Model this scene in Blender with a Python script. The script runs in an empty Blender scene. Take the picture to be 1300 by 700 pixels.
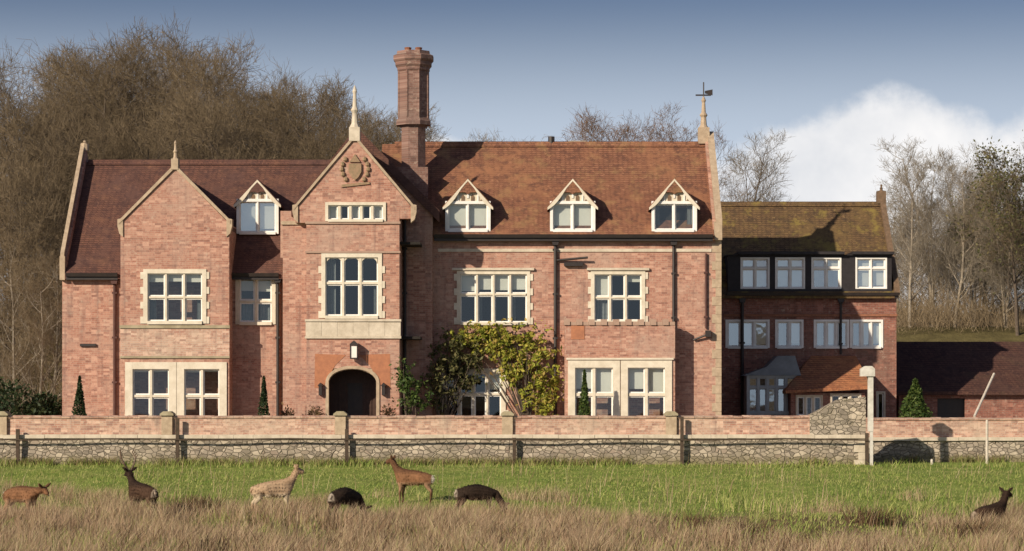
import bpy, bmesh, math, random
import numpy as np
from mathutils import Vector, Matrix, noise as mnoise
R = math.radians
random.seed(7); rng = np.random.default_rng(7)
scene = bpy.context.scene
COL = scene.collection

# ------------------------------------------------------------------ camera
CAM_D, CAM_Z, F, HY = 100.0, 1.4, 3300.0, 510.0
cam_d = bpy.data.cameras.new('camera'); cam = bpy.data.objects.new('camera', cam_d); COL.objects.link(cam)
cam.location = (0, -CAM_D, CAM_Z); cam.rotation_euler = (R(90), 0, 0)
cam_d.sensor_width = 36; cam_d.sensor_fit = 'HORIZONTAL'; cam_d.lens = F / 1300 * 36
cam_d.shift_y = (HY - 350) / 1300; cam_d.clip_start = 1; cam_d.clip_end = 3000
scene.camera = cam
def PX(px, Y): return (px - 650) * (CAM_D + Y) / F
def PZ(py, Y): return CAM_Z + (HY - py) * (CAM_D + Y) / F

# ------------------------------------------------------------------ light and sky
AZ, EL = R(41), R(23)
S = Vector((-math.sin(AZ) * math.cos(EL), -math.cos(AZ) * math.cos(EL), math.sin(EL)))
sun_d = bpy.data.lights.new('sun', 'SUN'); sun = bpy.data.objects.new('sun', sun_d); COL.objects.link(sun)
sun_d.energy = 4.8; sun_d.angle = R(0.6); sun_d.color = (1.0, 0.86, 0.68)
sun.rotation_euler = S.to_track_quat('Z', 'Y').to_euler(); sun.location = (-40, -60, 40)
SKY_STRENGTH = 0.05
scene.view_settings.view_transform = 'Standard'; scene.view_settings.look = 'None'
scene.view_settings.exposure = 0.2; scene.view_settings.gamma = 1.0; scene.view_settings.use_curve_mapping = False

# ------------------------------------------------------------------ node helpers
def nd(nt, typ, ins=None, **props):
    n = nt.nodes.new(typ)
    for k, v in props.items(): setattr(n, k, v)
    for k, v in (ins or {}).items():
        if isinstance(v, bpy.types.NodeSocket): nt.links.new(v, n.inputs[k])
        else: n.inputs[k].default_value = v
    return n
def mth(nt, op, a, b=0.0, c=None):
    ins = {0: a, 1: b}
    if c is not None: ins[2] = c
    return nd(nt, 'ShaderNodeMath', ins, operation=op).outputs[0]
def ramp(nt, fac, stops, interp='LINEAR'):
    n = nd(nt, 'ShaderNodeValToRGB', {0: fac}); cr = n.color_ramp; cr.interpolation = interp
    while len(cr.elements) < len(stops): cr.elements.new(0.5)
    for e, (p, c) in zip(cr.elements, stops):
        e.position = p; e.color = (*c, 1) if len(c) == 3 else c
    return n.outputs[0]
def mixc(nt, f, a, b, mode='MIX'):
    n = nd(nt, 'ShaderNodeMix', None, data_type='RGBA', blend_type=mode)
    for idx, v in ((0, f), (6, a), (7, b)):
        if isinstance(v, bpy.types.NodeSocket): nt.links.new(v, n.inputs[idx])
        else: n.inputs[idx].default_value = (*v, 1) if isinstance(v, tuple) and len(v) == 3 else v
    return n.outputs[2]
def smooth(nt, v, a, b):
    return nd(nt, 'ShaderNodeMapRange', {0: v, 1: a, 2: b}, interpolation_type='SMOOTHSTEP').outputs[0]
def noisef(nt, vec, scale, detail=4, rough=0.6):
    return nd(nt, 'ShaderNodeTexNoise', {'Vector': vec, 'Scale': scale, 'Detail': detail, 'Roughness': rough}).outputs[0]
def newmat(name, rough=0.8, spec=0.3):
    m = bpy.data.materials.new(name); m.use_nodes = True
    nt = m.node_tree; b = nt.nodes['Principled BSDF']
    b.inputs['Roughness'].default_value = rough; b.inputs['Specular IOR Level'].default_value = spec
    return m, nt, b
def bump(nt, b, h, strength=0.5, dist=0.02):
    n = nd(nt, 'ShaderNodeBump', {'Strength': strength, 'Distance': dist, 'Height': h})
    nt.links.new(n.outputs[0], b.inputs['Normal'])
def setc(nt, b, c): nt.links.new(c, b.inputs['Base Color'])
def objco(nt): return nd(nt, 'ShaderNodeTexCoord').outputs['Object']
def wallco(nt):
    s = nd(nt, 'ShaderNodeSeparateXYZ', {0: objco(nt)})
    return nd(nt, 'ShaderNodeCombineXYZ', {0: mth(nt, 'ADD', s.outputs[0], s.outputs[1]), 1: s.outputs[2]}).outputs[0]

# ------------------------------------------------------------------ world
world = bpy.data.worlds.new('World'); scene.world = world; world.use_nodes = True
wt = world.node_tree; bg = wt.nodes['Background']; bg.inputs[1].default_value = SKY_STRENGTH
sky = nd(wt, 'ShaderNodeTexSky', None, sky_type='NISHITA', sun_disc=False)
sky.sun_elevation = EL; sky.sun_rotation = math.atan2(S.x, S.y); sky.air_density = 1.0; sky.dust_density = 2.0; sky.ozone_density = 1.6
gen = nd(wt, 'ShaderNodeTexCoord').outputs['Generated']
sp = nd(wt, 'ShaderNodeSeparateXYZ', {0: gen})
yy = mth(wt, 'MAXIMUM', mth(wt, 'ABSOLUTE', sp.outputs[1]), 0.15)
cu = mth(wt, 'DIVIDE', sp.outputs[0], yy); cv = mth(wt, 'DIVIDE', sp.outputs[2], yy)
cuv = nd(wt, 'ShaderNodeCombineXYZ', {0: cu, 1: cv, 2: sp.outputs[1]}).outputs[0]
def ell(u0, v0, a, b):
    du = mth(wt, 'DIVIDE', mth(wt, 'SUBTRACT', cu, u0), a); dv = mth(wt, 'DIVIDE', mth(wt, 'SUBTRACT', cv, v0), b)
    return mth(wt, 'SUBTRACT', 1.0, mth(wt, 'ADD', mth(wt, 'MULTIPLY', du, du), mth(wt, 'MULTIPLY', dv, dv)))
env = None
for e in ((0.142, 0.074, 0.062, 0.044), (0.186, 0.068, 0.075, 0.044), (0.222, 0.078, 0.055, 0.040), (0.098, 0.066, 0.044, 0.036), (-0.030, 0.088, 0.05, 0.018)):
    v = ell(*e)
    if e[0] < 0: v = mth(wt, 'SUBTRACT', v, 0.55)
    env = v if env is None else nd(wt, 'ShaderNodeMath', {0: env, 1: v, 2: 0.3}, operation='SMOOTH_MAX').outputs[0]
nz = noisef(wt, cuv, 34, 7, 0.58)
dens = mth(wt, 'ADD', env, mth(wt, 'MULTIPLY', mth(wt, 'SUBTRACT', nz, 0.5), 1.35))
cmask = smooth(wt, dens, -0.08, 0.36)
cshade = noisef(wt, cuv, 16, 5, 0.6)
ccol = ramp(wt, cshade, [(0.3, (12.0, 12.4, 13.2)), (0.7, (18.0, 17.6, 17.3))])
# other cumulus round the rest of the sky (seen only in reflections)
back = mth(wt, 'MULTIPLY', smooth(wt, noisef(wt, gen, 3.0, 6), 0.52, 0.7), mth(wt, 'LESS_THAN', sp.outputs[1], 0.3))
cm2 = mth(wt, 'MAXIMUM', mth(wt, 'MULTIPLY', cmask, mth(wt, 'GREATER_THAN', sp.outputs[1], 0.0)), mth(wt, 'MULTIPLY', back, 0.6))
skyc = mixc(wt, 1.0, sky.outputs[0], (0.74, 0.78, 1.03), 'MULTIPLY')
hz_ = mth(wt, 'MULTIPLY', smooth(wt, sp.outputs[2], 0.165, 0.088), 0.95)
skyc = mixc(wt, hz_, skyc, (9.6, 11.1, 13.2))
wt.links.new(mixc(wt, mth(wt, 'MULTIPLY', cm2, 0.93), skyc, ccol), bg.inputs[0])

# ------------------------------------------------------------------ materials
MT = {}
def brick_mat(name, c1, c2, mortar, stain, w=0.23, h=0.078):
    m, nt, b = newmat(name, 0.9, 0.2)
    v = wallco(nt)
    br = nd(nt, 'ShaderNodeTexBrick', {'Vector': v, 'Color1': (*c1, 1), 'Color2': (*c2, 1), 'Mortar': (*mortar, 1), 'Scale': 1.0,
            'Mortar Size': 0.008, 'Mortar Smooth': 0.3, 'Bias': 0.0, 'Brick Width': w, 'Row Height': h})
    n1 = noisef(nt, v, 0.45, 5, 0.65); n2 = noisef(nt, v, 2.6, 4, 0.7); n3 = noisef(nt, v, 7.0, 3, 0.75)
    # odd coloured bricks: pick single bricks by a cell the size of one brick
    cell = nd(nt, 'ShaderNodeTexWhiteNoise', {'Vector': nd(nt, 'ShaderNodeVectorMath', {0: nd(nt, 'ShaderNodeVectorMath', {0: v, 1: (1 / w / 1.0, 1 / h, 1.0)}, operation='MULTIPLY').outputs[0]}, operation='FLOOR').outputs[0]}, noise_dimensions='3D').outputs[0]
    c = br.outputs[0]
    c = mixc(nt, mth(nt, 'MULTIPLY', smooth(nt, cell, 0.86, 0.90), 0.45), c, (c1[0]*0.42, c1[1]*0.45, c1[2]*0.55))
    c = mixc(nt, mth(nt, 'MULTIPLY', smooth(nt, mth(nt, 'SUBTRACT', 1.0, cell), 0.84, 0.88), 0.7), c, (c2[0]*1.3, c2[1]*1.45, c2[2]*1.5))
    c = mixc(nt, mth(nt, 'MULTIPLY', smooth(nt, n1, 0.42, 0.68), 0.65), c, stain)
    c = mixc(nt, mth(nt, 'MULTIPLY', smooth(nt, n2, 0.5, 0.68), 0.55), c, (c2[0]*1.15, c2[1]*1.2, c2[2]*1.25))
    c = mixc(nt, mth(nt, 'MULTIPLY', smooth(nt, n3, 0.5, 0.68), 0.5), c, (c1[0]*0.55, c1[1]*0.55, c1[2]*0.62))
    c = mixc(nt, mth(nt, 'MULTIPLY', smooth(nt, noisef(nt, v, 4.5, 3, .7), 0.56, 0.7), 0.5), c, (0.46, 0.36, 0.28))
    sv = nd(nt, 'ShaderNodeVectorMath', {0: v, 1: (3.2, 0.28, 1.0)}, operation='MULTIPLY').outputs[0]
    c = mixc(nt, mth(nt, 'MULTIPLY', smooth(nt, noisef(nt, sv, 1.0, 5, .6), 0.52, 0.74), 0.5), c, (c1[0]*0.45, c1[1]*0.6, c1[2]*0.75))
    setc(nt, b, c); bump(nt, b, br.outputs[1], -0.35, 0.008); MT[name] = m
brick_mat('brick', (0.335, 0.155, 0.110), (0.43, 0.235, 0.168), (0.41, 0.28, 0.215), (0.42, 0.30, 0.235))
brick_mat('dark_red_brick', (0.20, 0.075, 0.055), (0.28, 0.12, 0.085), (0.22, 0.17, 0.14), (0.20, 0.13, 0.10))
brick_mat('parapet_brick', (0.36, 0.18, 0.13), (0.52, 0.33, 0.24), (0.46, 0.39, 0.32), (0.47, 0.38, 0.29))
brick_mat('chimney_brick', (0.175, 0.09, 0.07), (0.24, 0.14, 0.11), (0.23, 0.18, 0.15), (0.17, 0.12, 0.10))

def tile_mat(name, c1, c2, c3, moss, mossamt):
    m, nt, b = newmat(name, 0.85, 0.25)
    v = wallco(nt)
    br = nd(nt, 'ShaderNodeTexBrick', {'Vector': v, 'Color1': (*c1, 1), 'Color2': (*c2, 1), 'Mortar': (c1[0]*.35, c1[1]*.35, c1[2]*.35, 1), 'Scale': 1.0,
            'Mortar Size': 0.012, 'Mortar Smooth': 0.4, 'Brick Width': 0.19, 'Row Height': 0.085})
    o = objco(nt)
    n1 = noisef(nt, o, 0.5, 5, 0.65); n2 = noisef(nt, o, 3.0, 4, 0.75); n3 = noisef(nt, o, 1.3, 5, 0.7)
    c = mixc(nt, smooth(nt, n1, 0.42, 0.68), br.outputs[0], c3)
    c = mixc(nt, mth(nt, 'MULTIPLY', smooth(nt, n2, 0.46, 0.66), 0.8), c, (c1[0]*.5, c1[1]*.55, c1[2]*.65))
    c = mixc(nt, mth(nt, 'MULTIPLY', smooth(nt, noisef(nt, o, 6.5, 3, .8), 0.56, 0.68), 0.7), c, (c2[0]*1.35, c2[1]*1.45, c2[2]*1.35))
    c = mixc(nt, mth(nt, 'MULTIPLY', smooth(nt, n3, 0.5, 0.68), mossamt), c, moss)
    sx = nd(nt, 'ShaderNodeSeparateXYZ', {0: o})
    streak = nd(nt, 'ShaderNodeCombineXYZ', {0: mth(nt, 'MULTIPLY', sx.outputs[0], 3.5), 1: 0.0, 2: mth(nt, 'MULTIPLY', sx.outputs[2], 0.35)}).outputs[0]
    c = mixc(nt, mth(nt, 'MULTIPLY', smooth(nt, noisef(nt, streak, 1.0, 4), 0.52, 0.75), 0.35), c, (c1[0]*.6, c1[1]*.62, c1[2]*.7))
    setc(nt, b, c); bump(nt, b, br.outputs[1], -0.9, 0.03); MT[name] = m
tile_mat('roof_tile', (0.20, 0.087, 0.053), (0.265, 0.122, 0.073), (0.275, 0.128, 0.068), (0.33, 0.20, 0.09), 0.45)
tile_mat('deep_brown_tile', (0.115, 0.055, 0.042), (0.15, 0.07, 0.05), (0.105, 0.055, 0.045), (0.24, 0.12, 0.07), 0.3)  # darker, browner tile for the left wing, cross wing and bay roofs
tile_mat('mossy_tile', (0.115, 0.07, 0.038), (0.165, 0.10, 0.048), (0.14, 0.09, 0.038), (0.22, 0.165, 0.045), 0.9)
tile_mat('orange_tile', (0.33, 0.13, 0.065), (0.42, 0.18, 0.085), (0.36, 0.15, 0.07), (0.25, 0.16, 0.08), 0.4)
tile_mat('dark_tile', (0.075, 0.035, 0.028), (0.10, 0.048, 0.036), (0.075, 0.04, 0.032), (0.09, 0.06, 0.035), 0.3)

def plain(name, c, c2=None, rough=0.7, scale=4.0, spec=0.3, metal=0.0, bmp=0.0):
    m, nt, b = newmat(name, rough, spec); b.inputs['Metallic'].default_value = metal
    o = objco(nt); n = noisef(nt, o, scale, 5, 0.65)
    c2 = c2 or tuple(x * 0.72 for x in c)
    setc(nt, b, ramp(nt, n, [(0.35, c2), (0.65, c)]))
    if bmp: bump(nt, b, noisef(nt, o, scale * 6, 4), bmp, 0.02)
    MT[name] = m
plain('post_white', (0.62, 0.60, 0.54), (0.44, 0.42, 0.37), 0.7, 3.5, bmp=0.2)
plain('tan_stone', (0.47, 0.37, 0.26), (0.34, 0.26, 0.18), 0.88, 5.0, bmp=0.3)
plain('stone', (0.60, 0.53, 0.42), (0.44, 0.38, 0.29), 0.85, 3.0, bmp=0.3)
plain('cream_stone', (0.68, 0.62, 0.50), (0.55, 0.49, 0.38), 0.85, 3.0, bmp=0.2)
plain('mossy_stone', (0.38, 0.33, 0.22), (0.26, 0.22, 0.14), 0.9, 3.0, bmp=0.3)
plain('pink_stone', (0.40, 0.285, 0.215), (0.33, 0.22, 0.165), 0.88, 1.6, bmp=0.3)
plain('white_paint', (0.80, 0.79, 0.75), (0.70, 0.68, 0.63), 0.45, 2.5)
plain('grey_paint', (0.42, 0.44, 0.44), (0.33, 0.35, 0.35), 0.5, 2.5)
plain('black_iron', (0.022, 0.018, 0.018), (0.035, 0.026, 0.022), 0.5, 5.0, 0.4)
plain('rust_pipe', (0.10, 0.045, 0.035), (0.07, 0.03, 0.025), 0.6, 5.0)
plain('slate_cladding', (0.030, 0.026, 0.028), (0.02, 0.017, 0.018), 0.6, 6.0)
plain('lead', (0.20, 0.23, 0.25), (0.14, 0.16, 0.18), 0.55, 3.0)
plain('interior', (0.028, 0.024, 0.02), (0.02, 0.017, 0.014), 0.9, 1.0)
plain('blind', (0.78, 0.76, 0.70), (0.72, 0.69, 0.62), 0.8, 1.5)
plain('curtain', (0.24, 0.25, 0.25), (0.17, 0.18, 0.185), 0.85, 8.0)
plain('door_wood', (0.06, 0.032, 0.022), (0.04, 0.02, 0.014), 0.5, 7.0)
plain('oak', (0.20, 0.13, 0.08), (0.12, 0.08, 0.05), 0.8, 7.0)
plain('post_wood', (0.085, 0.06, 0.042), (0.05, 0.036, 0.026), 0.9, 9.0, bmp=0.4)
plain('pale_wood', (0.58, 0.53, 0.45), (0.44, 0.39, 0.32), 0.85, 8.0, bmp=0.3)
plain('terracotta', (0.30, 0.13, 0.075), (0.2, 0.09, 0.055), 0.85, 8.0)
plain('orange_brick', (0.42, 0.18, 0.095), (0.32, 0.14, 0.08), 0.9, 5.0, bmp=0.3)
plain('carved_stone', (0.34, 0.22, 0.14), (0.22, 0.17, 0.10), 0.9, 6.0, bmp=0.4)
plain('gravel', (0.40, 0.34, 0.26), (0.30, 0.25, 0.19), 0.95, 9.0, bmp=0.5)
plain('bark', (0.13, 0.10, 0.075), (0.07, 0.055, 0.04), 0.95, 8.0, bmp=0.6)
plain('pale_bark', (0.36, 0.31, 0.24), (0.20, 0.17, 0.13), 0.95, 6.0, bmp=0.5)
plain('antler', (0.16, 0.11, 0.07), (0.09, 0.06, 0.04), 0.6, 12.0)

def glass_mat(nm, fac):
    m = bpy.data.materials.new(nm); m.use_nodes = True; nt = m.node_tree; nt.nodes.clear()
    o = nd(nt, 'ShaderNodeTexCoord').outputs['Object']
    bp = nd(nt, 'ShaderNodeBump', {'Strength': 0.06, 'Distance': 0.05, 'Height': noisef(nt, o, 1.7, 2)})
    gl = nd(nt, 'ShaderNodeBsdfGlossy', {'Color': (0.85, 0.92, 0.95, 1), 'Roughness': 0.04, 'Normal': bp.outputs[0]})
    tr = nd(nt, 'ShaderNodeBsdfTransparent', {'Color': (0.74, 0.78, 0.77, 1)})
    mx = nd(nt, 'ShaderNodeMixShader', {0: fac, 1: tr.outputs[0], 2: gl.outputs[0]})
    out = nd(nt, 'ShaderNodeOutputMaterial'); nt.links.new(mx.outputs[0], out.inputs[0]); MT[nm] = m
glass_mat('glass', 0.085); glass_mat('old_glass', 0.36)

def rubble_mat():
    m, nt, b = newmat('rubble_stone', 0.92, 0.2)
    v = wallco(nt)
    vv = nd(nt, 'ShaderNodeVectorMath', {0: v, 1: (4.6, 7.4, 1.0)}, operation='MULTIPLY').outputs[0]
    dst = nd(nt, 'ShaderNodeTexNoise', {'Vector': v, 'Scale': 3.0}).outputs['Color']
    vv = nd(nt, 'ShaderNodeVectorMath', {0: vv, 1: nd(nt, 'ShaderNodeVectorMath', {0: dst, 3: 0.5}, operation='SCALE').outputs[0]}, operation='ADD').outputs[0]
    vo = nd(nt, 'ShaderNodeTexVoronoi', {'Vector': vv, 'Scale': 1.0})
    ve = nd(nt, 'ShaderNodeTexVoronoi', {'Vector': vv, 'Scale': 1.0}, feature='DISTANCE_TO_EDGE')
    s = nd(nt, 'ShaderNodeSeparateColor', {0: vo.outputs['Color']})
    c = ramp(nt, s.outputs[0], [(0.0, (0.21, 0.18, 0.145)), (0.35, (0.31, 0.265, 0.21)), (0.6, (0.39, 0.335, 0.265)), (0.85, (0.52, 0.45, 0.35)), (1.0, (0.27, 0.215, 0.17))])
    joint = smooth(nt, ve.outputs[0], 0.0, 0.09)
    c = mixc(nt, joint, (0.22, 0.185, 0.14), c)
    c = mixc(nt, mth(nt, 'MULTIPLY', smooth(nt, noisef(nt, v, 1.1, 6, .7), 0.45, 0.7), 0.5), c, (0.23, 0.20, 0.14))
    zz = nd(nt, 'ShaderNodeSeparateXYZ', {0: objco(nt)}).outputs[2]
    foot = smooth(nt, mth(nt, 'ADD', zz, mth(nt, 'MULTIPLY', noisef(nt, v, 1.6, 4, .7), 0.5)), -0.12, -0.52)
    c = mixc(nt, mth(nt, 'MULTIPLY', foot, 0.75), c, (0.17, 0.145, 0.075))
    c = mixc(nt, mth(nt, 'MULTIPLY', smooth(nt, noisef(nt, v, 5.0, 4, .7), 0.58, 0.7), 0.6), c, (0.55, 0.49, 0.38))
    setc(nt, b, c); bump(nt, b, joint, 0.8, 0.05); MT['rubble'] = m
rubble_mat()

def ground_mat():
    m, nt, b = newmat('field_turf', 0.95, 0.1)
    o = objco(nt); s = nd(nt, 'ShaderNodeSeparateXYZ', {0: o})
    n1 = noisef(nt, o, 0.16, 5, 0.65); n2 = noisef(nt, o, 1.2, 5, 0.7); n3 = noisef(nt, o, 7, 3, 0.7)
    g = ramp(nt, n2, [(0.3, (0.13, 0.20, 0.04)), (0.5, (0.21, 0.27, 0.06)), (0.72, (0.33, 0.34, 0.11))])
    g = mixc(nt, mth(nt, 'MULTIPLY', smooth(nt, n3, 0.5, 0.72), 0.5), g, (0.055, 0.08, 0.018))
    br = ramp(nt, n2, [(0.3, (0.10, 0.066, 0.036)), (0.7, (0.20, 0.145, 0.075))])
    edge = mth(nt, 'ADD', s.outputs[1], mth(nt, 'MULTIPLY', mth(nt, 'SUBTRACT', n1, 0.5), 16))
    c = mixc(nt, smooth(nt, edge, -29.0, -22.0), br, g)
    hill = mth(nt, 'GREATER_THAN', s.outputs[1], 9.0)
    c = mixc(nt, hill, c, ramp(nt, n2, [(0.3, (0.075, 0.062, 0.028)), (0.7, (0.155, 0.13, 0.055))]))
    setc(nt, b, c); bump(nt, b, n3, 0.8, 0.08); MT['turf'] = m
ground_mat()

def island_mat(name, stops, rough=0.8, trans=0.0, objvar=0.0, patch=None):
    m, nt, b = newmat(name, rough, 0.2)
    g = nd(nt, 'ShaderNodeNewGeometry')
    c = ramp(nt, g.outputs['Random Per Island'], stops)
    if objvar:
        oi = nd(nt, 'ShaderNodeObjectInfo')
        c = mixc(nt, objvar, c, ramp(nt, oi.outputs['Random'], [(0, stops[0][1]), (1, stops[-1][1])]))
    if patch:
        p = nd(nt, 'ShaderNodeVectorMath', {0: g.outputs['Position'], 1: (0.35, 1.0, 0.0)}, operation='MULTIPLY').outputs[0]
        c = mixc(nt, mth(nt, 'MULTIPLY', smooth(nt, noisef(nt, p, 0.55, 4, .65), 0.45, 0.68), 0.7), c, patch)
        c = mixc(nt, mth(nt, 'MULTIPLY', smooth(nt, noisef(nt, p, 0.9, 3, .6), 0.55, 0.7), 0.4), c, (patch[0] * .4, patch[1] * .55, patch[2] * .5))
    setc(nt, b, c)
    if trans:
        tl = nd(nt, 'ShaderNodeBsdfTranslucent', {0: c}); out = nt.nodes['Material Output']
        mx = nd(nt, 'ShaderNodeMixShader', {0: trans, 1: b.outputs[0], 2: tl.outputs[0]}); nt.links.new(mx.outputs[0], out.inputs[0])
    MT[name] = m
island_mat('short_grass', [(0, (0.12, 0.21, 0.035)), (0.5, (0.25, 0.31, 0.07)), (0.85, (0.38, 0.40, 0.13)), (1, (0.50, 0.43, 0.2))], 0.7, 0.25, 0.0, (0.33, 0.32, 0.13))
island_mat('rough_grass', [(0, (0.24, 0.155, 0.095)), (0.35, (0.44, 0.31, 0.195)), (0.65, (0.56, 0.42, 0.27)), (0.85, (0.66, 0.55, 0.36)), (1, (0.42, 0.42, 0.15))], 0.8, 0.4, 0.0, (0.52, 0.37, 0.25))
island_mat('olive_weed', [(0, (0.10, 0.085, 0.03)), (0.6, (0.20, 0.165, 0.07)), (1, (0.34, 0.27, 0.13))], 0.85, 0.2)
island_mat('dark_weed', [(0, (0.06, 0.04, 0.025)), (0.6, (0.12, 0.075, 0.04)), (1, (0.19, 0.12, 0.06))], 0.85, 0.15)
island_mat('twig_brown', [(0, (0.10, 0.074, 0.044)), (0.5, (0.17, 0.128, 0.077)), (1, (0.26, 0.20, 0.125))], 0.9, 0.0, 0.35)
island_mat('twig_russet', [(0, (0.12, 0.07, 0.04)), (1, (0.26, 0.16, 0.09))], 0.9)
island_mat('twig_grey', [(0, (0.14, 0.115, 0.08)), (0.5, (0.24, 0.20, 0.145)), (1, (0.34, 0.30, 0.23))], 0.9, 0.0, 0.3)
island_mat('leaf_olive', [(0, (0.045, 0.052, 0.018)), (0.6, (0.105, 0.105, 0.04)), (1, (0.19, 0.165, 0.07))], 0.6, 0.15)
island_mat('leaf_yellow', [(0, (0.13, 0.16, 0.02)), (0.4, (0.28, 0.30, 0.04)), (0.75, (0.42, 0.38, 0.07)), (1, (0.36, 0.22, 0.08))], 0.6, 0.25)
island_mat('leaf_green', [(0, (0.025, 0.05, 0.012)), (0.6, (0.06, 0.10, 0.022)), (1, (0.12, 0.15, 0.04))], 0.55, 0.2)
island_mat('leaf_dark', [(0, (0.012, 0.024, 0.010)), (0.7, (0.028, 0.046, 0.016)), (1, (0.05, 0.065, 0.022))], 0.6, 0.1)

# ------------------------------------------------------------------ mesh helpers
def box(bm, x0, x1, y0, y1, z0, z1):
    v = [bm.verts.new((x, y, z)) for x in (x0, x1) for y in (y0, y1) for z in (z0, z1)]
    for f in ((0, 1, 3, 2), (4, 6, 7, 5), (0, 4, 5, 1), (2, 3, 7, 6), (0, 2, 6, 4), (1, 5, 7, 3)): bm.faces.new([v[i] for i in f])
def prism_y(bm, poly, y0, y1):
    a = [bm.verts.new((x, y0, z)) for x, z in poly]; b = [bm.verts.new((x, y1, z)) for x, z in poly]
    n = len(poly); bm.faces.new(a); bm.faces.new(b[::-1])
    for i in range(n): bm.faces.new((a[i], b[i], b[(i + 1) % n], a[(i + 1) % n]))
def prism_x(bm, poly, x0, x1):
    a = [bm.verts.new((x0, y, z)) for y, z in poly]; b = [bm.verts.new((x1, y, z)) for y, z in poly]
    n = len(poly); bm.faces.new(a); bm.faces.new(b[::-1])
    for i in range(n): bm.faces.new((a[i], b[i], b[(i + 1) % n], a[(i + 1) % n]))
def lathe(bm, cx, cy, prof, n=10, rot=0.0):
    rings = [[bm.verts.new((cx + r * math.cos(rot + 2 * math.pi * k / n), cy + r * math.sin(rot + 2 * math.pi * k / n), z)) for k in range(n)] for r, z in prof]
    for a, b in zip(rings, rings[1:]):
        for k in range(n): bm.faces.new((a[k], a[(k + 1) % n], b[(k + 1) % n], b[k]))
    bm.faces.new(rings[0][::-1]); bm.faces.new(rings[-1])
def tube(bm, p0, p1, r0, r1=None, n=8):
    r1 = r0 if r1 is None else r1
    p0, p1 = Vector(p0), Vector(p1); d = (p1 - p0).normalized()
    a = d.orthogonal().normalized(); b = d.cross(a)
    A = [bm.verts.new(p0 + (a * math.cos(2*math.pi*k/n) + b * math.sin(2*math.pi*k/n)) * r0) for k in range(n)]
    B = [bm.verts.new(p1 + (a * math.cos(2*math.pi*k/n) + b * math.sin(2*math.pi*k/n)) * r1) for k in range(n)]
    for k in range(n): bm.faces.new((A[k], A[(k+1) % n], B[(k+1) % n], B[k]))
    bm.faces.new(A[::-1]); bm.faces.new(B)
def wall_y(bm, Y, t, x0, x1, z0, z1, ops):
    xs = sorted({x0, x1, *[o[0] for o in ops], *[o[1] for o in ops]}); zs = sorted({z0, z1, *[o[2] for o in ops], *[o[3] for o in ops]})
    def q(*p): bm.faces.new([bm.verts.new(c) for c in p])
    for a, b in zip(xs, xs[1:]):
        for c, d in zip(zs, zs[1:]):
            mx, mz = (a + b) / 2, (c + d) / 2
            if any(o[0] < mx < o[1] and o[2] < mz < o[3] for o in ops): continue
            q((a, Y, c), (b, Y, c), (b, Y, d), (a, Y, d)); q((a, Y+t, c), (a, Y+t, d), (b, Y+t, d), (b, Y+t, c))
    for o in ops:
        a, b, c, d = o[:4]
        q((a, Y, c), (a, Y, d), (a, Y+t, d), (a, Y+t, c)); q((b, Y, c), (b, Y+t, c), (b, Y+t, d), (b, Y, d))
        q((a, Y, d), (b, Y, d), (b, Y+t, d), (a, Y+t, d)); q((a, Y, c), (a, Y+t, c), (b, Y+t, c), (b, Y, c))
    q((x0, Y, z0), (x0, Y, z1), (x0, Y+t, z1), (x0, Y+t, z0)); q((x1, Y, z0), (x1, Y+t, z0), (x1, Y+t, z1), (x1, Y, z1))
    q((x0, Y, z1), (x1, Y, z1), (x1, Y+t, z1), (x0, Y+t, z1))
def BM(): return bmesh.new()
def link(o, parent=None):
    COL.objects.link(o)
    if parent is not None:
        o.parent = parent
        if parent.parent is None and parent.type == 'EMPTY': o.matrix_parent_inverse = parent.matrix_basis.inverted()
    return o
def obj(name, bm, mat, parent=None, smooth_=False):
    me = bpy.data.meshes.new(name)
    if isinstance(bm, bmesh.types.BMesh):
        bmesh.ops.recalc_face_normals(bm, faces=bm.faces[:]); bm.to_mesh(me); bm.free()
    else:
        me = bm; me.name = name
    me.materials.append(MT[mat] if isinstance(mat, str) else mat)
    if smooth_: me.polygons.foreach_set('use_smooth', [True] * len(me.polygons))
    return link(bpy.data.objects.new(name, me), parent)
def tag(o, label=None, cat=None, group=None, kind=None):
    if label: o['label'] = label
    if cat: o['category'] = cat
    if group: o['group'] = group
    if kind: o['kind'] = kind
    return o
def thing(name, label, cat, loc=(0, 0, 0), rz=0.0, group=None):
    o = bpy.data.objects.new(name, None); o.empty_display_size = 0.3; o.location = loc; o.rotation_euler = (0, 0, rz)
    o.matrix_basis = Matrix.Translation(loc) @ Matrix.Rotation(rz, 4, 'Z')
    COL.objects.link(o); return tag(o, label, cat, group)
def mesh_np(name, verts, faces_n, nv):
    """verts (N,3); faces as flat index array with nv verts per face"""
    me = bpy.data.meshes.new(name); idx = np.asarray(faces_n, dtype=np.int32).ravel(); nf = len(idx) // nv
    me.vertices.add(len(verts)); me.vertices.foreach_set('co', np.asarray(verts, dtype=np.float32).ravel())
    me.loops.add(len(idx)); me.loops.foreach_set('vertex_index', idx)
    me.polygons.add(nf); me.polygons.foreach_set('loop_start', np.arange(0, nf * nv, nv, dtype=np.int32))
    me.polygons.foreach_set('loop_total', np.full(nf, nv, dtype=np.int32)); me.update(calc_edges=True); me.validate(); return me

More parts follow.
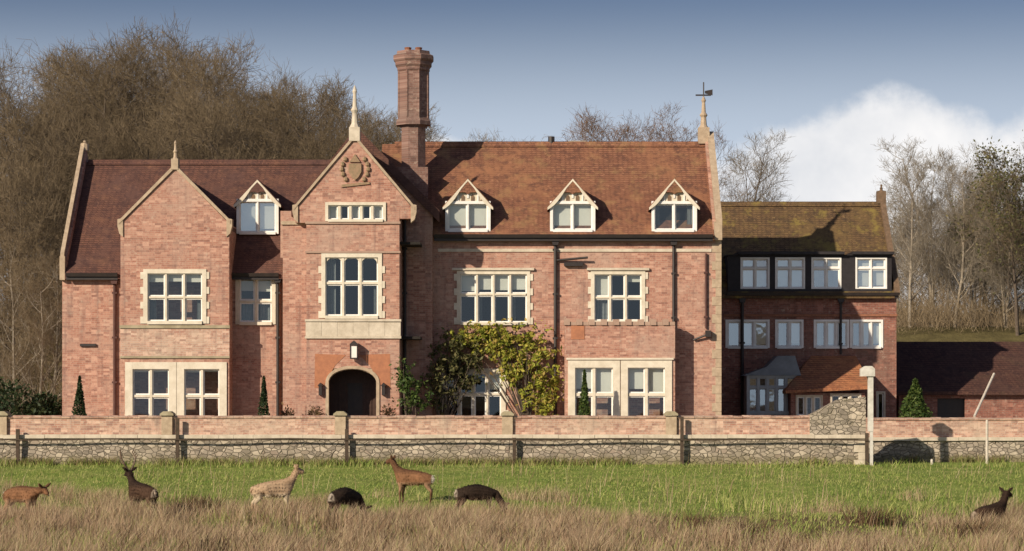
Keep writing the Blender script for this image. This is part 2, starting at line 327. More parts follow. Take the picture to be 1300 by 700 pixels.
# ------------------------------------------------------------------ ground
def gz(X, Y):
    X = np.asarray(X, float); Y = np.asarray(Y, float)
    z = np.interp(Y, [-100, -70, -50, -40, -25, -8, 12], [-0.2, -1.5, -1.98, -2.05, -1.78, -0.83, -0.83])
    t = np.clip((Y - 17) / 19, 0, 1); t = t * t * (3 - 2 * t)
    z = z + t * 6.0 + np.clip(Y - 32, 0, 400) * 0.03
    und = 0.07 * np.sin(X * 0.35 + 1.3) * np.sin(Y * 0.5) + 0.05 * np.sin(X * 0.9 + Y * 0.4)
    return z + und * np.clip((-Y - 9) / 5, 0, 1)
xs = np.concatenate([np.linspace(-500, -34, 30), np.linspace(-32, 32, 90), np.linspace(34, 500, 30)])
ys = np.concatenate([np.linspace(-140, -46, 24), np.linspace(-45, -8, 75), np.linspace(-7, 16, 8), np.linspace(17, 60, 30), np.linspace(65, 900, 30)])
GX, GY = np.meshgrid(xs, ys); V = np.stack([GX, GY, gz(GX, GY)], -1).reshape(-1, 3)
nx, ny = len(xs), len(ys)
ii, jj = np.meshgrid(np.arange(nx - 1), np.arange(ny - 1)); a = (jj * nx + ii).ravel()
fld = obj('field', mesh_np('field', V, np.stack([a, a + 1, a + nx + 1, a + nx], 1), 4), 'turf', None, True); tag(fld, kind='structure')
b = BM(); box(b, -60, PX(1100, -8) - .2, -7.7, 19, -0.6, 0.0); box(b, PX(1100, -8) - .2, 60, -4.3, 19, -0.6, 0.0)
tag(obj('terrace', b, 'gravel'), kind='structure')

# ------------------------------------------------------------------ house builders
def window(parent, x0, x1, z0, z1, Y, cols, splits=(0.6,), sw=0.13, mat='cream_stone', out=0.05, blinds=None, arch=False, quoins=True,
           mull=0.075, head=None, frame='white_paint', fw=0.05, sill=True, name='window', glass='glass'):
    head = head or sw
    b = BM(); ix0, ix1, iz0, iz1 = x0 + sw, x1 - sw, z0 + sw * .6, z1 - head
    yb = Y + 0.22
    box(b, x0, ix0, Y - out, yb, z0, z1); box(b, ix1, x1, Y - out, yb, z0, z1)
    box(b, ix0, ix1, Y - out + .002, yb - .002, iz1, z1); box(b, ix0, ix1, Y - out - (.06 if sill else 0), yb - .002, z0 - (.03 if sill else 0), iz0)
    if quoins:
        k, z = 0, z0
        while z < z1 - .2:
            e = 0.11 if k % 2 == 0 else 0.0
            if e:
                box(b, x0 - e, x0 + .01, Y - out + .012, Y + .1, z, z + .26); box(b, x1 - .01, x1 + e, Y - out + .012, Y + .1, z, z + .26)
            z += .28; k += 1
    xsplit = [ix0 + (ix1 - ix0) * k / cols for k in range(cols + 1)]
    zsplit = [iz0] + [iz0 + (iz1 - iz0) * s for s in splits] + [iz1]
    for x in xsplit[1:-1]: box(b, x - mull/2, x + mull/2, Y + .0, Y + .19, iz0, iz1)
    for z in zsplit[1:-1]:
        for xa, xb in zip(xsplit, xsplit[1:]):
            box(b, xa + (mull/2 if xa != ix0 else 0), xb - (mull/2 if xb != ix1 else 0), Y + .01, Y + .185, z - mull/2, z + mull/2)
    if arch:
        for xa, xb in zip(xsplit, xsplit[1:]):
            xa += mull/2; xb -= mull/2; c = (xa + xb) / 2; hw = (xb - xa) / 2
            for s in (-1, 1):
                pts = [(c + s * hw, iz1)] + [(c + s * hw * math.cos(t), iz1 - hw * .75 * (1 - math.sin(t))) for t in np.linspace(0, math.pi/2, 6)]
                prism_y(b, pts, Y + .02, Y + .18)
    w = obj(name, b, mat, parent)
    fb, gb, bb = BM(), BM(), []
    for ci, (xa, xb) in enumerate(zip(xsplit, xsplit[1:])):
        xa += mull/2 if ci else 0; xb -= mull/2 if ci < cols - 1 else 0
        for ri, (za, zb) in enumerate(zip(zsplit, zsplit[1:])):
            za += mull/2 if ri else 0; zb -= mull/2 if ri < len(zsplit) - 2 else 0
            y0, y1 = Y + .07, Y + .125
            box(fb, xa, xa+fw, y0, y1, za, zb); box(fb, xb-fw, xb, y0, y1, za, zb); box(fb, xa+fw, xb-fw, y0, y1, za, za+fw); box(fb, xa+fw, xb-fw, y0, y1, zb-fw, zb)
            tx, tz = random.gauss(0, .006), random.gauss(0, .006)
            q = [(xa+fw-.005, Y+.1-tx-tz, za+fw-.005), (xb-fw+.005, Y+.1+tx-tz, za+fw-.005), (xb-fw+.005, Y+.1+tx+tz, zb-fw+.005), (xa+fw-.005, Y+.1-tx+tz, zb-fw+.005)]
            gb.faces.new([gb.verts.new(p) for p in q])
            kind = (blinds or {}).get((ci, ri))
            if kind:
                t = BM(); bb.append((kind[0], t)); fr = kind[1]
                zc = zb - (zb - za) * fr * random.uniform(.82, 1.0)
                if kind[0] == 'curtain':
                    n = 8; wd = (xb - xa) * kind[2]
                    sx0 = xa if kind[3] == 'l' else xb - wd
                    pts = [(sx0 + wd * k / n, Y + .28 + .035 * (k % 2)) for k in range(n + 1)]
                    for p, q2 in zip(pts, pts[1:]):
                        t.faces.new([t.verts.new(c) for c in ((p[0], p[1], za-.1), (q2[0], q2[1], za-.1), (q2[0], q2[1], zb+.05), (p[0], p[1], zb+.05))])
                else: box(t, xa - .02, xb + .02, Y + .25, Y + .262, zc, zb + .03)
    obj('casement_frame', fb, frame, w); obj('glass_panes', gb, glass, w)
    for k, t in bb: obj('blind' if k != 'curtain' else 'curtain', t, k, w)
    return (x0 + .02, x1 - .02, z0 + .02, z1 - .02)

def coping_gable(b, xc, za, hw, zs, y0, y1, th=0.17):
    """stone coping on the two slopes of a gable, apex (xc, za), feet at +-hw, zs"""
    for s in (-1, 1):
        prism_y(b, [(xc, za), (xc, za + th * 1.35), (xc + s * (hw + .05), zs + th * 1.0), (xc + s * (hw + .05), zs - .02)], y0 + (.003 if s > 0 else 0), y1)
def kneeler(b, x, s, z, y0, y1):
    prism_y(b, [(x - s * .1, z - .5), (x + s * .04, z - .38), (x + s * .11, z - .1), (x + s * .11, z + .16), (x - s * .1, z + .2)], y0, y1)
def gable_roof_y(b, xc, za, hw, zs, y0, y1, th=0.12):
    sl = (za - zs) / hw
    prism_y(b, [(xc - hw, zs), (xc, za), (xc + hw, zs), (xc + hw, zs - th * 1.4), (xc, za - th * 1.4), (xc - hw, zs - th * 1.4)], y0, y1)
def roof_x(b, x0, x1, ye, ze, yr, zr, yb, zb, th=0.14):
    prism_x(b, [(ye, ze), (yr, zr), (yb, zb), (yb, zb - th), (yr, zr - th * 1.4), (ye, ze - th)], x0, x1)

def dormer(parent, xc, Y, z0, ze, za, w, roofmat, yback, cheek, cols=2, blinds=None, depth_back=None, panes=1):
    hw = w / 2
    b = BM()   # cheeks and gable infill
    box(b, xc - hw + .04, xc - hw + .12, Y + .08, yback, z0, ze - .02); box(b, xc + hw - .12, xc + hw - .04, Y + .08, yback, z0, ze - .02); box(b, xc - hw + .1, xc + hw - .1, Y + .3, Y + .4, ze - .12, ze - .03)
    d = obj('dormer', b, cheek, parent)
    g = BM(); prism_y(g, [(xc - hw, ze - .03), (xc + hw, ze - .03), (xc, za - .12)], Y + .04, Y + .16); obj('gable_infill', g, 'cream_stone', d)
    g = BM(); prism_y(g, [(xc - hw * .5, za - hw * .5 * (za - ze) / hw - .05), (xc - hw * .14, za - hw * .5 * (za - ze) / hw - .06), (xc, za - hw * .62 * (za - ze) / hw), (xc + hw * .14, za - hw * .5 * (za - ze) / hw - .06), (xc + hw * .5, za - hw * .5 * (za - ze) / hw - .05), (xc, za - .04)], Y - .12, Y + .05); obj('apex_tile_hanging', g, roofmat, d)
    for s in (-.62, -.22, .22, .62):
        g = BM(); h_ = (ze + (za - ze) * (1 - abs(s)) * .42 + .05); prism_y(g, [(xc + s * hw - .07, ze + .08), (xc + s * hw + .07, ze + .08), (xc + s * hw + .07, h_ - .1), (xc + s * hw, h_), (xc + s * hw - .07, h_ - .1)], Y + .02, Y + .05); obj('tracery_opening', g, 'oak', d)
    r = BM(); sl = (za - ze) / hw; o = .12
    prism_y(r, [(xc - hw - o, ze - sl*o + .02), (xc, za + .02), (xc + hw + o, ze - sl*o + .02), (xc + hw + o, ze - sl*o - .1), (xc, za - .12), (xc - hw - o, ze - sl*o - .1)], Y - .1, yback + 1.6)
    obj('dormer_roof', r, roofmat, d)
    for s in (-1, 1):   # curved white bargeboards
        f = BM()
        n = 8; up = []; lo = []
        for k in range(n + 1):
            t = k / n; x = xc + s * (hw + o) * t; zt = za + .0 - (hw + o) * t * sl - .02
            th = .09 + .12 * math.sin(math.pi * max(0, t - .25) / .75)
            up.append((x, zt)); lo.append((x, zt - th))
        for k in range(n): prism_y(f, [up[k], up[k+1], lo[k+1], lo[k]], Y - .13 + s * .001, Y - .09)
        obj('bargeboard', f, 'cream_stone', d)
    f = BM(); prism_y(f, [(xc - hw, ze - .02), (xc + hw, ze - .02), (xc + hw, ze + .06), (xc - hw, ze + .06)], Y - .005, Y + .03); prism_y(f, [(xc - .035, za - .75), (xc + .035, za - .75), (xc + .035, za - .1), (xc - .035, za - .1)], Y + .0, Y + .035)
    for s in (-.45, .45): prism_y(f, [(xc + s * hw - .03, ze), (xc + s * hw + .03, ze), (xc + s * hw + .03, za - hw * .45 * sl - .1), (xc + s * hw - .03, za - hw * .45 * sl - .1)], Y + .0, Y + .035)
    obj('gable_frame', f, 'white_paint', d)
    bk = BM(); box(bk, xc - hw + .12, xc + hw - .12, Y + .5, Y + .54, z0, ze); obj('lining', bk, 'interior', d)
    window(d, xc - hw - .02, xc + hw + .02, z0, ze + .1, Y, cols, (), .11, 'white_paint', .03, blinds, quoins=False, mull=.06, frame='white_paint', sill=True, name='dormer_window', glass='old_glass' if panes == 2 else 'glass')
    return d

def pipe(parent, x, Y, z0, z1, mat='black_iron', r=.055, hopper=True):
    b = BM(); tube(b, (x, Y - r - .04, z0), (x, Y - r - .04, z1), r)
    z = z0 + .4
    while z < z1 - .2: box(b, x - r * 1.6, x + r * 1.6, Y - .09 - r, Y, z, z + .07); z += 1.7
    if hopper: prism_y(b, [(x - .10, z1 - .3), (x + .10, z1 - .3), (x + .18, z1), (x - .18, z1)], Y - .27, Y - .02)
    return obj('downpipe', b, mat, parent)
def gutter(parent, x0, x1, Y, z, mat='black_iron', h=.13):
    b = BM(); prism_x(b, [(Y - .16, z), (Y - .03, z), (Y - .03, z - h * .8), (Y - .06, z - h), (Y - .12, z - h)], x0, x1)
    box(b, x0, x1, Y - .03, Y + .02, z - h * 1.9, z - .01); return obj('gutter', b, mat, parent)
def finial(b, x, y, z0, z1, r=.09):
    h = z1 - z0
    lathe(b, x, y, [(r*1.7, z0 - .25), (r*1.7, z0 + .02), (r, z0 + h*.12), (r*.8, z0 + h*.35), (r*1.25, z0 + h*.42), (r*.7, z0 + h*.5), (r*.5, z0 + h*.8), (r*.75, z0 + h*.86), (r*.12, z1)], 8)

# ================================================================== MANOR HOUSE
H = thing('manor_house', 'large red brick Victorian manor house with gabled bays, tiled roofs and a tall chimney', 'house', (-4.5, 3, 0))
WT = 0.38
# ---- main range
YM = 0.0; ZE = PZ(297, 0); XR = PX(915, 0); XL = -3.2
ops = []
B4 = {(c, 1): ('blind', .95) for c in range(4)}; B4.update({(c, 0): ('curtain', 1, .3, 'l') for c in (1, 3)})
ops.append(window(H, PX(580, 0), PX(673, 0), PZ(412, 0), PZ(344, 0), YM, 4, (.58,), .13, blinds=B4))
ops.append(window(H, PX(750, 0), PX(819, 0), PZ(410, 0), PZ(344, 0), YM, 3, (.5,), .14, blinds={(0, 0): ('curtain', 1, .9, 'l'), (0, 1): ('blind', 1.0), (2, 1): ('blind', .35)}))  # curtain and blind in the left light stand in for a pale reflection
ops.append(window(H, PX(560, 0), PX(642, 0), .25, PZ(468, 0), YM, 4, (.62,), .18, blinds={(0, 1): ('blind', .8), (1, 1): ('blind', .8), (3, 1): ('blind', .9)}))
b = BM(); wall_y(b, YM, WT, XL, XR, -.2, ZE, ops)
wall_main = obj('wall', b, 'brick', H)
YR, ZR = 4.2, 11.72
# right gable end wall with parapet, back wall
b = BM(); prism_x(b, [(YM + .012, -.2), (YM + .012, ZE + .35), (YR, ZR + .3), (8.4, ZE + .35), (8.4, -.2)], XR - .3, XR - .004); obj('gable_wall', b, 'brick', H)
b = BM(); box(b, -17.0, XR - .4, 8.0, 8.38, -.2, 7.5); obj('rear_wall', b, 'brick', H)
b = BM()
for s0, s1 in (((YM - .12, ZE + .36), (YR, ZR + .31)), ((YR, ZR + .31), (8.5, ZE + .36))):
    prism_x(b, [s0, (s0[0], s0[1] + .2), (s1[0], s1[1] + .2), s1], XR - .2, XR + .05)
box(b, XR - .26, XR + .04, YM - .2, YM + .35, ZE - .25, ZE + .45)
obj('parapet_coping', b, 'tan_stone', H)
b = BM(); z = 0; k = 0
while z < ZE - .3:
    e = .34 if k % 2 else .2; box(b, XR - e, XR + .025, YM - .025, YM + e, z, z + .33); z += .34; k += 1
obj('quoins', b, 'tan_stone', H)
b = BM(); xx, yy_ = XR - .35, YR; z0 = ZR + .3
box(b, xx - .22, xx + .22, yy_ - .25, yy_ + .25, z0 - .3, z0 + .35); finial(b, xx, yy_, z0 + .3, PZ(122, 4.2), .13); obj('pinnacle', b, 'tan_stone', H)
b = BM(); zt = PZ(122, 4.2); tube(b, (xx, yy_, zt - .25), (xx, yy_, zt + .55), .025); box(b, xx - .32, xx + .3, yy_ - .015, yy_ + .015, zt + .0, zt + .06)
prism_y(b, [(xx + .05, zt + .1), (xx + .36, zt + .02), (xx + .36, zt + .26), (xx + .05, zt + .2)], yy_ - .012, yy_ + .012); obj('weather_vane', b, 'black_iron', H)
b = BM(); roof_x(b, XL - 2.0, XR - .28, YM - .32, ZE - .12, YR, ZR, 8.7, ZE - .1); rf = obj('roof', b, 'roof_tile', H)
b = BM(); x = XL - 1.5
while x < XR - .5:
    prism_x(b, [(YR - .2, ZR - .12), (YR - .1, ZR + .07), (YR, ZR + .11), (YR + .1, ZR + .07), (YR + .2, ZR - .12)], x, x + .446); x += .45
obj('ridge_tiles', b, 'roof_tile', rf)
b = BM(); tube(b, (PX(700, 4.2), YR, ZR), (PX(700, 4.2), YR, ZR + .3), .13); obj('vent_pipe', b, 'black_iron', H)
b = BM(); box(b, PX(722, 4.2), PX(744, 4.2), YR + .1, YR + .6, ZR - .1, ZR + .14); obj('ridge_vent', b, 'stone', H)
gutter(H, PX(551, 0), XR - .33, YM - .3, ZE - .05)
b = BM(); box(b, PX(556, 0), XR - .36, YM - .05, YM + .01, PZ(320, 0), PZ(316, 0)); obj('string_course', b, 'stone', H)
b = BM(); box(b, PX(556, 0), XR - .36, YM - .03, YM + .01, PZ(308, 0), PZ(301, 0)); obj('eaves_band', b, 'pink_stone', H)
b = BM(); box(b, PX(574, 0), PX(678, 0), YM - .12, YM + .02, PZ(343.5, 0), PZ(340.5, 0)); obj('hood_mould', b, 'stone', H); b = BM(); box(b, PX(745, 0), PX(824, 0), YM - .12, YM + .02, PZ(343.5, 0), PZ(340.5, 0)); obj('hood_mould', b, 'stone', H)
for px in (594, 727, 856):
    dormer(H, PX(px, -.06), -.06, PZ(294, 0), PZ(259, 0), PZ(227, 0), 1.70, 'roof_tile', 1.3, 'roof_tile',
           blinds={(0, 0): ('blind', 1.0), (1, 0): ('blind', 1.0)} if px < 800 else {(0, 0): ('curtain', 1, .3, 'l'), (1, 0): ('curtain', 1, .35, 'r')})
pipe(H, PX(705, 0), YM, 0, ZE - .15, r=.065)
pipe(H, PX(855, 0), YM, PZ(418, 0), ZE - .15)
pipe(H, PX(896, 0), YM, PZ(417, 0), PZ(322, 0), 'rust_pipe', .045, False)
b = BM(); z = PZ(331, 0); tube(b, (PX(706, 0), -.1, z), (PX(746, 0), -.3, z + .1), .045); box(b, PX(716, 0), PX(740, 0), -.2, -.04, z - .22, z - .08); obj('wall_bracket', b, 'black_iron', H); b = BM()
tube(b, (PX(880, 0), -.1, PZ(432, 0)), (PX(900, 0), -.22, PZ(424, 0)), .04); box(b, PX(895, 0), PX(902, 0), -.3, -.05, PZ(428, 0), PZ(420, 0)); obj('wall_bracket', b, 'black_iron', H)
# ---- ground floor bay on the main range
YB = -.9; ops = []
for a, c in ((721, 787), (788, 853)):
    bl = {(0, 1): ('blind', 1.0), (1, 1): ('blind', 1.0)}
    ops.append(window(H, PX(a, YB), PX(c, YB), .2, PZ(458, YB), YB, 2, (.56,), .27, 'cream_stone', .06, bl, quoins=False, mull=.11, fw=.05))
b = BM(); ztop = PZ(413, YB); wall_y(b, YB, .3, PX(717, YB), PX(857, YB), -.2, ztop, ops)
box(b, PX(717, YB), PX(717, YB) + .3, YB + .3, 0, -.2, ztop); box(b, PX(857, YB) - .3, PX(857, YB), YB + .3, 0, -.2, ztop); bayw = obj('bay_window_wall', b, 'brick', H)
b = BM(); box(b, PX(717, YB) + .3, PX(857, YB) - .3, YB + .28, 0, ztop - .9, ztop - .8); obj('lead_flat', b, 'lead', bayw)
b = BM(); x = PX(716, YB); k = 0
while x < PX(856, YB) - .1:
    box(b, x, x + .23, YB - (.03 if k % 2 else .075), YB + .33, ztop, ztop + (.13 if k % 2 else .22)); x += .235; k += 1
obj('parapet_coping', b, 'pink_stone', bayw)
b = BM(); box(b, PX(719, YB), PX(855, YB), YB - .1, YB + .02, PZ(457, YB), PZ(454.5, YB)); obj('string_course', b, 'cream_stone', bayw)
b = BM(); box(b, PX(725, YB), PX(742, YB), YB - .02, YB + .02, PZ(431, YB), PZ(413, YB) - .02); obj('repair_patch', b, 'orange_brick', bayw)
# ---- cross wing and projecting entrance bay
YC = -.6; YF = -2.8; XC = PX(450, YF)
cx0, cx1 = PX(356, YC), PX(549, YC); zs = PZ(268, YC)
b = BM(); box(b, cx0, cx0 + .4, YC, 8, -.2, zs); box(b, cx1 - .4, cx1, YC, 8, -.2, zs)
wall_y(b, YC, WT, cx0 + .4, cx1 - .4, -.2, zs, [(PX(395, YF), PX(500, YF), -.1, 7.6)])
apex = PZ(172, YC); hwc = (cx1 - cx0) / 2; xcc = (cx0 + cx1) / 2
prism_y(b, [(PX(372, YC), zs), (cx1, zs), (xcc, apex)], YC, YC + WT); obj('cross_wing_wall', b, 'brick', H)
b = BM(); fl = xcc - PX(370, YC); za_ = apex + .3
prism_y(b, [(xcc - fl, zs), (xcc, za_), (xcc + hwc + .25, zs), (xcc + hwc + .25, zs - .22), (xcc, za_ - .22), (xcc - fl, zs - .22)], YC - .12, 7.5); obj('cross_wing_roof', b, 'deep_brown_tile', H)
for s in (1,):
    b = BM(); prism_y(b, [(xcc, apex + .30), (xcc, apex - .15), (xcc + s*(hwc + .27), zs - .45), (xcc + s*(hwc + .27), zs + .0)], YC - .19 + s*.002, YC - .125); obj('verge_board', b, 'deep_brown_tile', H)
ex0, ex1 = PX(389, YF), PX(507, YF); ez = PZ(266, YF)
ops = [window(H, PX(408, YF), PX(485, YF), PZ(404, YF), PZ(322, YF), YF, 3, (.56,), .15, blinds={(0, 0): ('curtain', 1, .6, 'l'), (0, 1): ('curtain', 1, .6, 'l'), (2, 0): ('curtain', 1, .3, 'r')}, arch=True, mull=.085)]
ops.append(window(H, PX(413, YF), PX(490, YF), PZ(281, YF), PZ(257, YF), YF, 5, (), .11, 'cream_stone', .06, {(k, 0): ('blind', 1.0) for k in (0, 2, 4)}, quoins=False, mull=.1, name='attic_window'))
dx0, dx1, dz = PX(417, YF), PX(478, YF), PZ(468, YF)
ops.append((dx0, dx1, -.2, dz))
zt_ = PZ(255.5, YF); b = BM(); wall_y(b, YF, WT, ex0, ex1, -.2, zt_, ops)
box(b, ex0, ex0 + .38, YF + WT, YC, -.2, ez); box(b, ex1 - .38, ex1, YF + WT, YC, -.2, ez)
eh = PX(525, YF) - XC; ea = PZ(176, YF)
ht = eh * (ea - zt_) / (ea - ez)
prism_y(b, [(XC - ht, zt_), (XC + ht, zt_), (XC, ea)], YF, YF + WT); prism_y(b, [(XC - eh, ez), (ex0, ez), (ex0, zt_), (XC - ht, zt_)], YF, YF + WT); prism_y(b, [(XC + eh, ez), (ex1, ez), (ex1, zt_), (XC + ht, zt_)], YF, YF + WT)
box(b, XC - eh, ex0 + .0, YF + .01, YC, ez - .5, ez - .002); box(b, ex1, XC + eh, YF + .01, YF + .5, ez - .35, ez - .002)
box(b, PX(358, YF), ex0 - .002, YF + .35, YC, -.2, ez - .55); obj('entrance_bay_wall', b, 'brick', H)
b = BM(); gable_roof_y(b, XC, ea - .05, eh - .05, ez - .05, YF + .3, 5, .12); obj('entrance_bay_roof', b, 'deep_brown_tile', H)
b = BM(); coping_gable(b, XC, ea, eh, ez, YF - .08, YF + .42, .11); kneeler(b, XC - eh, -1, ez, YF - .06, YF + .4); kneeler(b, XC + eh, 1, ez, YF - .06, YF + .4)
box(b, PX(356, YF), ex0, YF + .27, YC + .1, ez - .55, ez - .42); obj('gable_coping', b, 'tan_stone', H)
b = BM(); box(b, XC - .2, XC + .2, YF - .1, YF + .42, ea - .1, ea + .42); finial(b, XC, YF + .16, ea + .4, PZ(108, YF), .12); obj('finial', b, 'stone', H)
b = BM()
for y0, y1, o in ((281.5, 284.5, .07), (319, 321.5, .06)):
    b = BM(); box(b, ex0 - .04, ex1 + .04, YF - o, YF + .02, PZ(y1, YF), PZ(y0, YF)); obj('string_course', b, 'pink_stone', H)
b = BM(); bl_ = np.linspace(ex0 - .03, ex1 + .05, 7)
for k in range(6): box(b, bl_[k] + .004, bl_[k+1] - .004, YF - .05 + .006 * (k % 3), YF + .02, PZ(427, YF), PZ(408.5, YF))
box(b, ex0 - .05, ex1 + .07, YF - .1, YF + .02, PZ(408.4, YF), PZ(405.5, YF)); box(b, ex0 - .05, ex1 + .07, YF - .08, YF + .02, PZ(430, YF), PZ(427.1, YF)); obj('stone_band', b, 'stone', H)
# crest: plain carved shield with supporters of scrolled stone
b = BM(); cxx, cz = XC + .02, PZ(217, YF)
prism_y(b, [(cxx - .24, cz + .26), (cxx + .24, cz + .26), (cxx + .24, cz - .05), (cxx + .13, cz - .25), (cxx, cz - .36), (cxx - .13, cz - .25), (cxx - .24, cz - .05)], YF - .1, YF + .02)
for s in (-1, 1):
    for k in range(5):
        t = k / 4; lathe(b, cxx + s * (.34 + .16 * math.sin(t * 3)), YF - .03, [(.02, cz - .42 + t * .75), (.085, cz - .37 + t * .75), (.085, cz - .27 + t * .75), (.02, cz - .22 + t * .75)], 7)
prism_y(b, [(cxx - .2, cz + .32), (cxx, cz + .62), (cxx + .2, cz + .32)], YF - .08, YF + .02)
prism_y(b, [(cxx - .5, cz - .62), (cxx + .55, cz - .5), (cxx + .55, cz - .42), (cxx - .5, cz - .52)], YF - .06, YF + .02); obj('carved_crest', b, 'carved_stone', H)
# doorway
b = BM(); c = (dx0 + dx1) / 2; hw = (dx1 - dx0) / 2; zsp = dz - .62
for s in (-1, 1):
    pts = [(c + s * (hw + .02), dz + .05), (c, dz + .05)] + [(c + s * hw * math.sin(t), zsp + .58 * math.cos(t) ** .8 if t < 1.57 else zsp) for t in np.linspace(0.0, math.pi/2, 9)]
    prism_y(b, pts, YF + .03 + s * .001, YF + .3)
    box(b, c + s * hw - .06 + s * .05, c + s * hw + .06 + s * .05, YF - .05, YF + .34, -.2, zsp + .1)
    for k in range(8):
        t0, t1 = R(90) * k / 8, R(90) * (k + 1) / 8
        def P(t, r): return (c + s * (hw + r) * math.sin(t), zsp + (.60 + r) * math.cos(t) ** .8 if t < 1.569 else zsp)
        prism_y(b, [P(t0, .01), P(t1, .01), P(t1, .12), P(t0, .12)], YF - .045 + s * .001, YF + .05)
obj('doorway_arch', b, 'tan_stone', H)
b = BM()
for s in (-1, 1):
    prism_y(b, [(c + s * (hw + .22), zsp - .1), (c + s * (hw + .52), zsp - .1), (c + s * (hw + .5), dz + .55), (c + s * .25, dz + .5), (c + s * (hw*.72), dz + .12)], YF - .012 + s*.001, YF + .02)
obj('brick_spandrel', b, 'orange_brick', H)
yd = -1.2; b = BM(); box(b, dx0 - .3, c - .28, yd, yd + .08, 0, 2.6); box(b, c + .28, dx1 + .3, yd, yd + .08, 0, 2.6); box(b, c - .28, c + .28, yd, yd + .08, 0, .9); box(b, c - .28, c + .28, yd, yd + .08, 2.1, 2.6)
for k in (-.6, -.35, .35, .6): box(b, c + k - .03, c + k + .03, yd - .03, yd, .1, 2.4)
door = obj('front_door', b, 'door_wood', H)
b = BM(); box(b, c - .28, c + .28, yd + .03, yd + .05, .9, 2.1); obj('door_glass', b, 'black_iron', door)
b = BM(); lathe(b, c - .34, yd - .06, [(.02, 1.0), (.04, 1.03), (.02, 1.06)], 8); obj('door_handle', b, 'black_iron', door)
b = BM(); box(b, ex0 + .38, ex1 - .38, YF + .3, YC + 4, 2.95, 3.1); box(b, ex0 + .38, ex1 - .38, YF + .1, YC + 4, -.1, .03); obj('porch_floor_and_ceiling', b, 'interior', H)
b = BM(); lx, lz = PX(450, YF), PZ(448, YF); tube(b, (lx, YF - .02, lz + .38), (lx, YF - .3, lz + .38), .02); box(b, lx - .15, lx + .15, YF - .46, YF - .14, lz + .26, lz + .32)
for s in (-1, 1):
    for t in (-1, 1): box(b, lx + s*.13 - .015, lx + s*.13 + .015, YF - .3 + t*.13 - .015, YF - .3 + t*.13 + .015, lz - .2, lz + .26)
box(b, lx - .14, lx + .14, YF - .44, YF - .16, lz - .24, lz - .2); prism_y(b, [(lx - .15, lz + .32), (lx + .15, lz + .32), (lx, lz + .45)], YF - .44, YF - .16); lan = obj('lantern', b, 'black_iron', H)
b = BM(); box(b, lx - .11, lx + .11, YF - .41, YF - .19, lz - .19, lz + .25); obj('lantern_glass', b, 'blind', lan)
for px in (407, 487):
    b = BM(); x = PX(px, YF); box(b, x - .06, x + .06, YF - .22, YF - .02, PZ(502, YF), PZ(490, YF)); prism_y(b, [(x - .1, PZ(490, YF)), (x + .1, PZ(490, YF)), (x, PZ(486, YF))], YF - .25, YF - .01); obj('wall_lamp', b, 'black_iron', H)
pipe(H, PX(514, YC), YC, 0, PZ(262, YC), r=.06)
# ---- chimney
CY = 1.9; X0 = PX(525, CY); 
b = BM(); box(b, X0 - .62, X0 + .58, CY - .6, CY + .6, 8.5, PZ(214, CY)); lathe(b, X0, CY, [(.50, PZ(222, CY)), (.50, PZ(163, CY)), (.66, PZ(158, CY))], 8, R(22.5))
lathe(b, X0, CY, [(.72, PZ(160, CY)), (.72, PZ(155, CY)), (.62, PZ(150, CY)), (.62, PZ(92, CY)), (.68, PZ(90, CY)), (.68, PZ(87, CY)), (.76, PZ(84, CY)), (.76, PZ(80, CY)), (.84, PZ(77, CY)), (.84, PZ(72, CY)), (.7, PZ(70, CY)), (.68, PZ(66, CY))], 8, R(22.5))
for k in range(8):
    an = R(22.5 + 45 * k); tube(b, (X0 + .60 * math.cos(an), CY + .60 * math.sin(an), PZ(152, CY)), (X0 + .60 * math.cos(an), CY + .60 * math.sin(an), PZ(90, CY)), .055, n=6)
ch = obj('chimney', b, 'chimney_brick', H)
for k in (-.22, .2):
    b = BM(); lathe(b, X0 + k, CY, [(.15, PZ(66, CY) - .05), (.12, PZ(63, CY)), (.15, PZ(61, CY)), (.11, PZ(61, CY) + .02)], 10)
    obj('chimney_pot', b, 'terracotta', ch)
# ---- left wing
YL = -1.0; lx0 = PX(79, YL); ZL = PZ(346, YL); YRL, ZRL = 3.6, PZ(206, 3.6)
ops = [window(H, PX(299, YL), PX(350, YL), PZ(412, YL), PZ(346, YL), YL, 2, (.45,), .15, blinds={(0, 1): ('blind', .7), (1, 1): ('blind', .7), (0, 0): ('curtain', 1, .8, 'l'), (1, 0): ('curtain', 1, .8, 'r')}, quoins=False, fw=.06)]
b = BM(); wall_y(b, YL, WT, lx0, cx0 + .02, -.2, ZL, ops); obj('side_wing_wall', b, 'brick', H)
b = BM(); prism_x(b, [(YL + .012, -.2), (YL + .012, ZL + .55), (YRL, ZRL + .55), (8.2, ZL + .55), (8.2, -.2)], lx0 + .004, lx0 + .18); obj('gable_wall', b, 'brick', H)
b = BM()
for s0, s1 in (((YL - .15, ZL + .52), (YRL, ZRL + .56)), ((YRL, ZRL + .56), (8.3, ZL + .52))): prism_x(b, [s0, (s0[0], s0[1] + .2), (s1[0], s1[1] + .2), s1], lx0 - .05, lx0 + .1)
box(b, lx0 - .06, lx0 + .14, YL - .25, YL + .3, ZL - .3, ZL + .6); finial(b, lx0 + .1, YRL, ZRL + .7, PZ(178, YRL), .1); obj('parapet_coping', b, 'tan_stone', H)
b = BM(); roof_x(b, lx0 + .15, -6.5, YL - .32, ZL - .12, YRL, ZRL, 8.4, ZL - .1); rl = obj('roof', b, 'deep_brown_tile', H)
b = BM(); x = lx0 + .25
while x < -7.0:
    prism_x(b, [(YRL - .2, ZRL - .12), (YRL - .1, ZRL + .06), (YRL, ZRL + .1), (YRL + .1, ZRL + .06), (YRL + .2, ZRL - .12)], x, x + .446); x += .45
obj('ridge_tiles', b, 'deep_brown_tile', rl)
